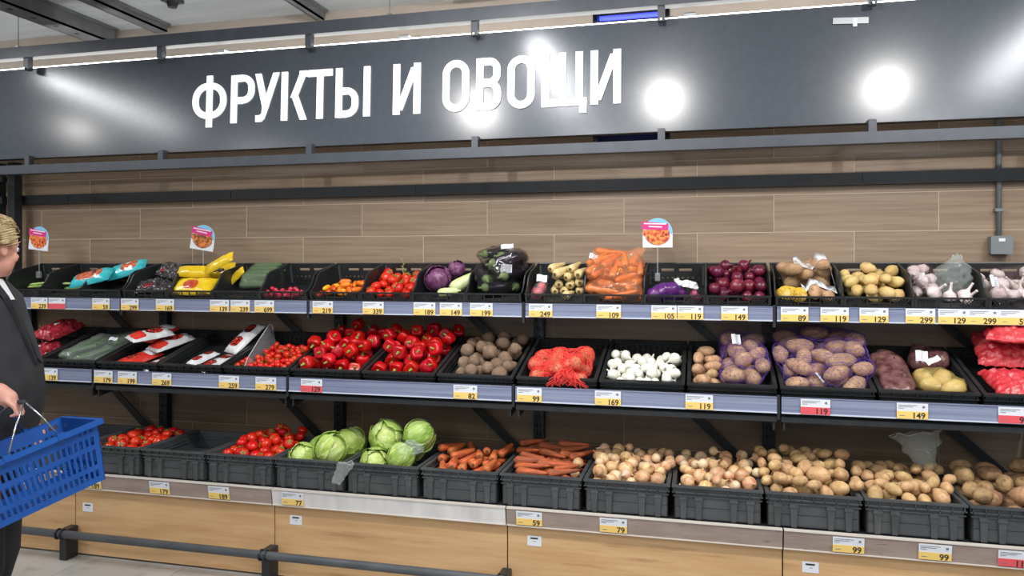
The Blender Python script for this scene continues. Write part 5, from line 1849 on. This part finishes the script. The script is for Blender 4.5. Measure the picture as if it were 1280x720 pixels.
def skin_body():
    J = dict(pel=(0, 0, .96), sp=(.0, 0, 1.12), ch=(-.01, 0, 1.33), nb=(-.02, 0, 1.50), nt=(.01, 0, 1.60),
             hipr=(0, -.10, .93), kner=(.03, -.10, .51), ankr=(-.02, -.10, .09), toer=(.13, -.115, .04),
             hipl=(0, .10, .93), knel=(.02, .10, .51), ankl=(-.06, .10, .09), toel=(.09, .115, .04),
             shr=(-.02, -.19, 1.46), elr=(-.14, -.27, 1.20), wrr=(.115, -.332, 1.205), har=(.175, -.342, 1.185), knr=(.205, -.345, 1.165),
             shl=(-.02, .19, 1.46), ell=(-.06, .25, 1.18), wrl=(.08, .25, .98), hal=(.12, .245, .92))
    rad = dict(pel=.13, sp=.125, ch=.13, nb=.062, nt=.056, hipr=.09, kner=.058, ankr=.042, toer=.034, hipl=.09, knel=.058, ankl=.042, toel=.034,
               shr=.045, elr=.040, wrr=.030, har=.034, knr=.030, shl=.045, ell=.040, wrl=.030, hal=.034)
    E = [('pel', 'sp'), ('sp', 'ch'), ('ch', 'nb'), ('nb', 'nt'), ('pel', 'hipr'), ('hipr', 'kner'), ('kner', 'ankr'), ('ankr', 'toer'),
         ('pel', 'hipl'), ('hipl', 'knel'), ('knel', 'ankl'), ('ankl', 'toel'), ('ch', 'shr'), ('shr', 'elr'), ('elr', 'wrr'), ('wrr', 'har'), ('har', 'knr'),
         ('ch', 'shl'), ('shl', 'ell'), ('ell', 'wrl'), ('wrl', 'hal')]
    b = MB()
    seg = lambda a, ra, e, re, n=12: b.tube([a + (e - a) * k / 4 for k in range(5)], [ra + (re - ra) * k / 4 for k in range(5)], n)

    def ball(p, r_, sz=(1, 1, 1)):
        n, m = 14, 9
        rings = []
        for i in range(m + 1):
            el = -math.pi / 2 + math.pi * i / m
            rings.append([(p[0] + r_ * sz[0] * max(.02, math.cos(el)) * math.cos(2 * math.pi * k / n), p[1] + r_ * sz[1] * max(.02, math.cos(el)) * math.sin(2 * math.pi * k / n), p[2] + r_ * sz[2] * math.sin(el)) for k in range(n)])
        b.rings(rings)
    V_ = {k: Vector(v) for k, v in J.items()}
    for a, e in E:
        seg(V_[a], rad[a], V_[e], rad[e])
    for k in J:
        ball(V_[k], rad[k])
    # fingers of both hands, bent round what they hold
    for s, wr, base_, d1 in ((-1, 'wrr', 'knr', Vector((.45, 0, -.9))), (1, 'wrl', 'hal', Vector((.3, 0, -.95)))):
        kn = V_[base_]
        ax = (kn - V_[wr]).normalized()
        for i, ln in enumerate((.040, .044, .041, .033)):
            p0 = kn + Vector((0, (-.030 + .020 * i), .004 - .002 * abs(i - 1.5))) - ax * .004
            p1 = p0 + (ax * .7 + d1.normalized() * .5).normalized() * ln
            p2 = p1 + (d1.normalized()) * ln * .75
            p3 = p2 + (d1.normalized() * .5 - ax * .8).normalized() * ln * .6
            b.tube([p0, p1, p2, p3], [.0105, .0095, .009, .0075], 8)
            for q, rr in ((p1, .0098), (p2, .0092), (p3, .0076)):
                ball(q, rr)
        th0 = V_[wr] + ax * .03 + Vector((0, -s * .026, -.004))
        th1 = th0 + (ax * .7 + Vector((0, -s * .5, -.5))).normalized() * .042
        th2 = th1 + (ax * .7 + Vector((0, s * .2, -.7))).normalized() * .034
        b.tube([th0, th1, th2], [.014, .0115, .009], 8)
        ball(th1, .0118)
        ball(th2, .0092)
    # head turned a little towards the shelves
    hc = Vector((.035, 0, 1.69))
    Rz = Euler((0, R(3), R(58))).to_matrix()

    def hb(p, r_, sz):
        n, m = 18, 12
        rings = []
        for i in range(m + 1):
            el = -math.pi / 2 + math.pi * i / m
            rings.append([tuple(hc + Rz @ Vector((p[0] + r_ * sz[0] * max(.02, math.cos(el)) * math.cos(2 * math.pi * k / n), p[1] + r_ * sz[1] * max(.02, math.cos(el)) * math.sin(2 * math.pi * k / n), p[2] + r_ * sz[2] * math.sin(el)))) for k in range(n)])
        b.rings(rings)
    hb((0, 0, .02), .1, (.98, .78, .98))          # skull
    hb((.03, 0, -.045), .07, (.9, .86, 1.0))      # face
    hb((.058, 0, -.088), .032, (.9, 1.0, .75))    # chin
    hb((.098, 0, -.012), .014, (.8, .75, 1.9))    # nose bridge
    hb((.108, 0, -.030), .014, (1, 1.0, .85))     # nose tip
    hb((.086, 0, -.062), .017, (.6, 1.5, .35))    # upper lip
    hb((.084, 0, -.072), .016, (.6, 1.3, .38))    # lower lip
    hb((.084, 0, .016), .03, (.4, 1.5, .25))      # brow
    for s in (-1, 1):
        hb((-.005, s * .078, -.01), .03, (.55, .25, 1.0))   # ear
        hb((.062, s * .042, -.035), .026, (.8, .7, .8))     # cheek
    me = b.mesh('body', m_skin)
    o = bpy.data.objects.new('body', me)
    COL.objects.link(o)
    md = o.modifiers.new('r', 'REMESH')
    md.mode, md.voxel_size = 'VOXEL', .0055
    sm = o.modifiers.new('s', 'SMOOTH')
    sm.factor, sm.iterations = .5, 5
    bpy.context.view_layer.update()
    me2 = bpy.data.meshes.new_from_object(o.evaluated_get(bpy.context.evaluated_depsgraph_get()))
    bpy.data.objects.remove(o)
    me2.name = 'body'
    me2.polygons.foreach_set('use_smooth', [True] * len(me2.polygons))
    return mobj('body', me2, PERS), hc, Rz


body, HC, RZ = skin_body()
for s in (-1, 1):
    e = ico(2, lambda d: d * .0105, 'eye', M_['white'])
    o = mobj('eye', e, PERS)
    o.location = HC + RZ @ Vector((.083, s * .032, -.004))
    iris = ico(1, lambda d: Vector((d.x * .003, d.y * .006, d.z * .006)), 'iris', pm('iris', c(70, 80, 84), .2))
    i_ = mobj('iris', iris, o)
    i_.location = (.0094, 0, 0)


def ell_ring(cx, cy, z, rx, ry, n=28, p=2.3, tilt=0):
    out = []
    for k in range(n):
        a = 2 * math.pi * k / n
        ca, sa = math.cos(a), math.sin(a)
        x = math.copysign(abs(ca) ** (2 / p), ca) * rx
        y = math.copysign(abs(sa) ** (2 / p), sa) * ry
        out.append((cx + x, cy + y, z + tilt * x))
    return out


jr = [(.0, .92, .168, .222), (.005, .98, .178, .226), (.015, 1.06, .188, .224), (.02, 1.14, .192, .218), (.015, 1.22, .186, .214), (.0, 1.32, .168, .216), (-.01, 1.41, .148, .214), (-.015, 1.485, .124, .200), (-.02, 1.535, .098, .146), (-.02, 1.575, .080, .092)]
jb = MB()
rings = []
for cx, z, rx, ry in jr:
    rg_ = ell_ring(cx, 0, z, rx, ry)
    rings.append([(x * (1 + .02 * nz((x * 6, y * 6, z * 9), 1, 3)), y * (1 + .02 * nz((x * 6, y * 6, z * 9), 1, 8)), z_) for x, y, z_ in rg_])
jb.rings(rings)
JK = jb.build('jacket', m_jack, PERS, smooth=True)
for side, pts, rr in ((-1, [(-.02, -.165, 1.47), (-.07, -.235, 1.34), (-.145, -.275, 1.205), (-.05, -.297, 1.202), (.08, -.327, 1.203)], [.086, .080, .068, .058, .047]),
                      (1, [(-.02, .165, 1.47), (-.04, .225, 1.32), (-.06, .25, 1.18), (.02, .25, 1.07), (.065, .25, 1.0)], [.086, .080, .068, .058, .047])):
    fine, fr = [], []
    for i in range(len(pts) - 1):
        for k in range(5):
            fine.append(Vector(pts[i]).lerp(Vector(pts[i + 1]), k / 5))
            fr.append((rr[i] + (rr[i + 1] - rr[i]) * k / 5) * (1 + .035 * math.sin(i * 5 + k * 2.3)))
    fine.append(Vector(pts[-1]))
    fr.append(rr[-1])
    sl = MB().tube(fine, fr, 16).build('sleeve', m_jack, JK, smooth=True)
    a, e = fine[-2], fine[-1]
    MB().tube([e - (e - a) * .2, e + (e - a).normalized() * .014], [fr[-1] * .9, fr[-1] * .86], 16).build('shirt_cuff', m_shirt, PERS, smooth=True)
# lapels, collar and shirt
for s in (-1, 1):
    MB().hexa([(.055, s * .05, 1.565), (.10, s * .075, 1.50), (.188, s * .03, 1.24), (.180, s * .012, 1.26),
               (.066, s * .047, 1.575), (.122, s * .075, 1.505), (.206, s * .032, 1.24), (.195, s * .010, 1.26)]).build('lapel', m_jack, JK)
MB().rings([ell_ring(-.012, 0, 1.54, .074, .080, 24, 2, -.25), ell_ring(-.008, 0, 1.575, .068, .070, 24, 2, -.35), ell_ring(-.004, 0, 1.60, .066, .066, 24, 2, -.4)], cap=False).build('shirt_collar', m_shirt, PERS, smooth=True)
MB().hexa([(.035, -.045, 1.57), (.035, .045, 1.57), (.085, .02, 1.49), (.085, -.02, 1.49), (.062, -.045, 1.57), (.062, .045, 1.57), (.112, .02, 1.49), (.112, -.02, 1.49)]).build('shirt_front', m_shirt, PERS)
tb = MB()
tb.rings([ell_ring(.0, 0, .84, .135, .195), ell_ring(.0, 0, .95, .145, .20), ell_ring(.005, 0, 1.02, .15, .195)])
TRS = tb.build('trousers', m_trou, PERS, smooth=True)
for s, kx, ax in ((-1, .03, -.02), (1, .02, -.06)):
    MB().rings([ell_ring(.0, s * .10, .90, .115, .10, 20), ell_ring(.012, s * .10, .72, .10, .088, 20), ell_ring(kx, s * .10, .50, .082, .076, 20), ell_ring((kx + ax) / 2 - .015, s * .10, .30, .078, .072, 20),
                ell_ring(ax, s * .10, .075, .074, .066, 20)]).build('trouser_leg', m_trou, TRS, smooth=True)
    MB().rings([ell_ring(ax + .05, s * .107, .002, .135, .048, 20, 2.6), ell_ring(ax + .05, s * .107, .028, .135, .05, 20, 2.6), ell_ring(ax + .04, s * .107, .062, .115, .046, 20), ell_ring(ax + .005, s * .103, .10, .055, .046, 20)]).build('shoe', m_shoe, PERS, smooth=True)


# hair: swept-back short hair in thick strands
def hair_fn(d):
    k = 1 + .05 * nz(d, 3.2, 5) + .045 * abs(nz(d, 7, 9))
    return Vector((d.x * .112, d.y * .094, d.z * .104)) * k


bm = bmesh.new()
bmesh.ops.create_icosphere(bm, subdivisions=4, radius=1)
for v in bm.verts:
    d = v.co.normalized()
    v.co = hair_fn(d) + Vector((-.004, 0, .024))
kill = [v for v in bm.verts if (v.co.x > .045 and v.co.z < .055 + .02 * nz(v.co, 40, 2)) or (v.co.x > -.03 and v.co.z < .005 + .012 * nz(v.co, 50, 3)) or v.co.z < -.07]
bmesh.ops.delete(bm, geom=kill, context='VERTS')
me = bpy.data.meshes.new('hair')
bm.to_mesh(me)
bm.free()
me.materials.append(m_hair)
me.polygons.foreach_set('use_smooth', [True] * len(me.polygons))
H_ = mobj('hair', me, PERS)
H_.matrix_basis = Matrix.Translation(HC) @ RZ.to_4x4()
rg = random.Random(4)
b = MB()
for k in range(420):
    a, el = rg.uniform(0, 6.28), rg.uniform(-.1, 1.5)
    d = Vector((math.cos(a) * math.cos(el), math.sin(a) * math.cos(el), math.sin(el)))
    if d.x > .5 and d.z < .45:
        continue
    pts = []
    for q in range(5):
        dd = (d + Vector((-.16 * q, .03 * math.sin(k), .02 - .05 * q + .02 * rg.random()))).normalized()
        pts.append(hair_fn(dd) * (1.03 + .012 * math.sin(q * 1.5 + k)) + Vector((-.004, 0, .024)))
    if min(p.z for p in pts) < -.05:
        continue
    b.tube(pts, [.0012, .0024, .0026, .0022, .0006], 4)
b.build('hair_strands', m_hair, H_, smooth=True, kind='stuff')

# ------------------------------------------------------------------ basket
BL, BW, BH = .43, .30, .215
yw, pt, rl = .942, .249, .097
BM = Matrix(((math.cos(yw), 0, -math.sin(yw)), (0, 1, 0), (math.sin(yw), 0, math.cos(yw)))) @ Matrix(((math.cos(pt), -math.sin(pt), 0), (math.sin(pt), math.cos(pt), 0), (0, 0, 1))) @ Matrix(((1, 0, 0), (0, math.cos(rl), -math.sin(rl)), (0, math.sin(rl), math.cos(rl))))
org = fwd(-1.727, -.623, 2.646)
cs, sn = math.cos(YAW), math.sin(YAW)
toW = lambda v: Vector((v[0] * cs - v[2] * sn, v[0] * sn + v[2] * cs, v[1]))
ax_, az_ = toW(BM.col[0]), toW(BM.col[1])
ay_ = toW(BM.col[2])
MWB = Matrix(((ax_.x, ay_.x, az_.x, org.x), (ax_.y, ay_.y, az_.y, org.y), (ax_.z, ay_.z, az_.z, org.z), (0, 0, 0, 1)))
BK = thing('shopping_basket', 'blue plastic shopping basket with slotted sides held by the shopper', 'basket')
setm(BK, MWB)


def side(Ltop, Lbot, off_top, off_bot, axis, sgn):
    """one slotted wall of the basket, leaning inwards towards the bottom"""
    n = int(Ltop / .0215)
    us = [-1.0]
    for k in range(n):
        a = -1 + .06 + (2 - .12) * k / n
        us += [a, a + (2 - .12) / n * .55]
    us.append(1.0)
    us = sorted(set(us))
    vs = [0, .10, .22, .30, .42, .56, .64, .78, .86, .93, 1.0]          # bottom to rim
    def hole(i, j):
        if i % 2 == 0 or i < 1 or i > len(us) - 3:
            return False
        if j in (1, 3, 4, 6):
            return True
        return j == 8 and (i < len(us) * .2 or i > len(us) * .8)
    def fn(u, v, w_):
        L_ = (Lbot + (Ltop - Lbot) * v) / 2
        o_ = off_bot + (off_top - off_bot) * v - w_
        p = (u * L_, sgn * o_) if axis == 'x' else (sgn * o_, u * L_)
        return (p[0], p[1], -BH + BH * v)
    return MB().panel(us, vs, hole, .0035, fn)


for ax2, sg, lab in (('x', -1, 0), ('x', 1, 0), ('y', -1, 0), ('y', 1, 0)):
    lt, lbm, ot, ob = (BL, BL - .05, BW / 2, BW / 2 - .022) if ax2 == 'x' else (BW, BW - .044, BL / 2, BL / 2 - .025)
    side(lt, lbm, ot, ob, ax2, sg).build('slotted_side', m_blue, BK)
b = MB()
nx_, ny_ = 10, 7
us = [-BL / 2 + .025 + (BL - .05) * k / (2 * nx_ + 1) for k in range(2 * nx_ + 2)]
vs = [-BW / 2 + .022 + (BW - .044) * k / (2 * ny_ + 1) for k in range(2 * ny_ + 2)]
b.panel(us, vs, lambda i, j: i % 2 == 1 and j % 2 == 1, .004, lambda u, v, w_: (u, v, -BH + w_))
b.build('bottom_grid', m_blue, BK)
rm = MB()
o_ = .014
rm.box(-BL / 2 - o_, BL / 2 + o_, -BW / 2 - o_, -BW / 2 + .002, -.014, .004).box(-BL / 2 - o_, BL / 2 + o_, BW / 2 - .002, BW / 2 + o_, -.014, .004)
rm.box(-BL / 2 - o_, -BL / 2 + .002, -BW / 2, BW / 2, -.014, .004).box(BL / 2 - .002, BL / 2 + o_, -BW / 2, BW / 2, -.014, .004)
rm.build('rim', m_blue, BK)
# two wire bails that meet in the hand
M1 = MWB.inverted()
hand_w = PERS.matrix_basis @ Vector((.235, -.345, 1.150))
hl = M1 @ hand_w
for sx in (-.085, .085):
    pts = [(sx, -BW / 2 - .006, -.004), (sx + (hl.x - sx) * .5, -BW / 2 * .85 + hl.y * .15, hl.z * .55), (hl.x + sx * .06, hl.y - .055, hl.z - .004), (hl.x + sx * .06, hl.y + .055, hl.z - .004),
           (sx + (hl.x - sx) * .5, BW / 2 * .85 + hl.y * .15, hl.z * .55), (sx, BW / 2 + .006, -.004)]
    MB().tube(pts, .0034, 8).build('wire_handle', M_['steel'], BK, smooth=True)
    for yy in (-BW / 2 - .008, BW / 2 + .008):
        MB().box(sx - .012, sx + .012, yy - .008, yy + .008, -.012, .010).build('pivot', m_blue, BK)
MB().tube([(hl.x, hl.y - .05, hl.z), (hl.x, hl.y + .05, hl.z)], .009, 10).build('grip', pm('dark_grip', c(40, 42, 46), .6), BK, smooth=True)
# leather straps of a bag held in the same hand
STR = thing('leather_bag', 'brown leather bag straps held in the same hand as the basket', 'bag', (0, 0, 0))
setm(STR, PERS.matrix_basis)
for k, (dx, dy) in enumerate(((.012, -.02), (-.004, .006))):
    b = MB()
    pts = [(.165 + dx, -.295 + dy, 1.195), (.135 + dx, -.318 + dy, 1.14), (.105 + dx * 2, -.335 + dy, 1.08), (.08 + dx * 2, -.335 + dy, 1.01)]
    for i in range(len(pts) - 1):
        a, e = Vector(pts[i]), Vector(pts[i + 1])
        t_ = Vector((.010, .006, 0))
        n_ = Vector((.0015, -.002, 0))
        b.hexa([a - t_ - n_, a + t_ - n_, a + t_ + n_, a - t_ + n_, e - t_ - n_, e + t_ - n_, e + t_ + n_, e - t_ + n_])
    b.build('strap', m_leat, STR)
MB().rings([[(x + .06, y - .335, z) for x, y, z in ell_ring(0, 0, zz, rx, .05, 20, 3)] for zz, rx in ((.74, .11), (.76, .12), (.90, .115), (1.0, .09), (1.02, .085))]).build('bag_body', m_leat, STR, smooth=True)
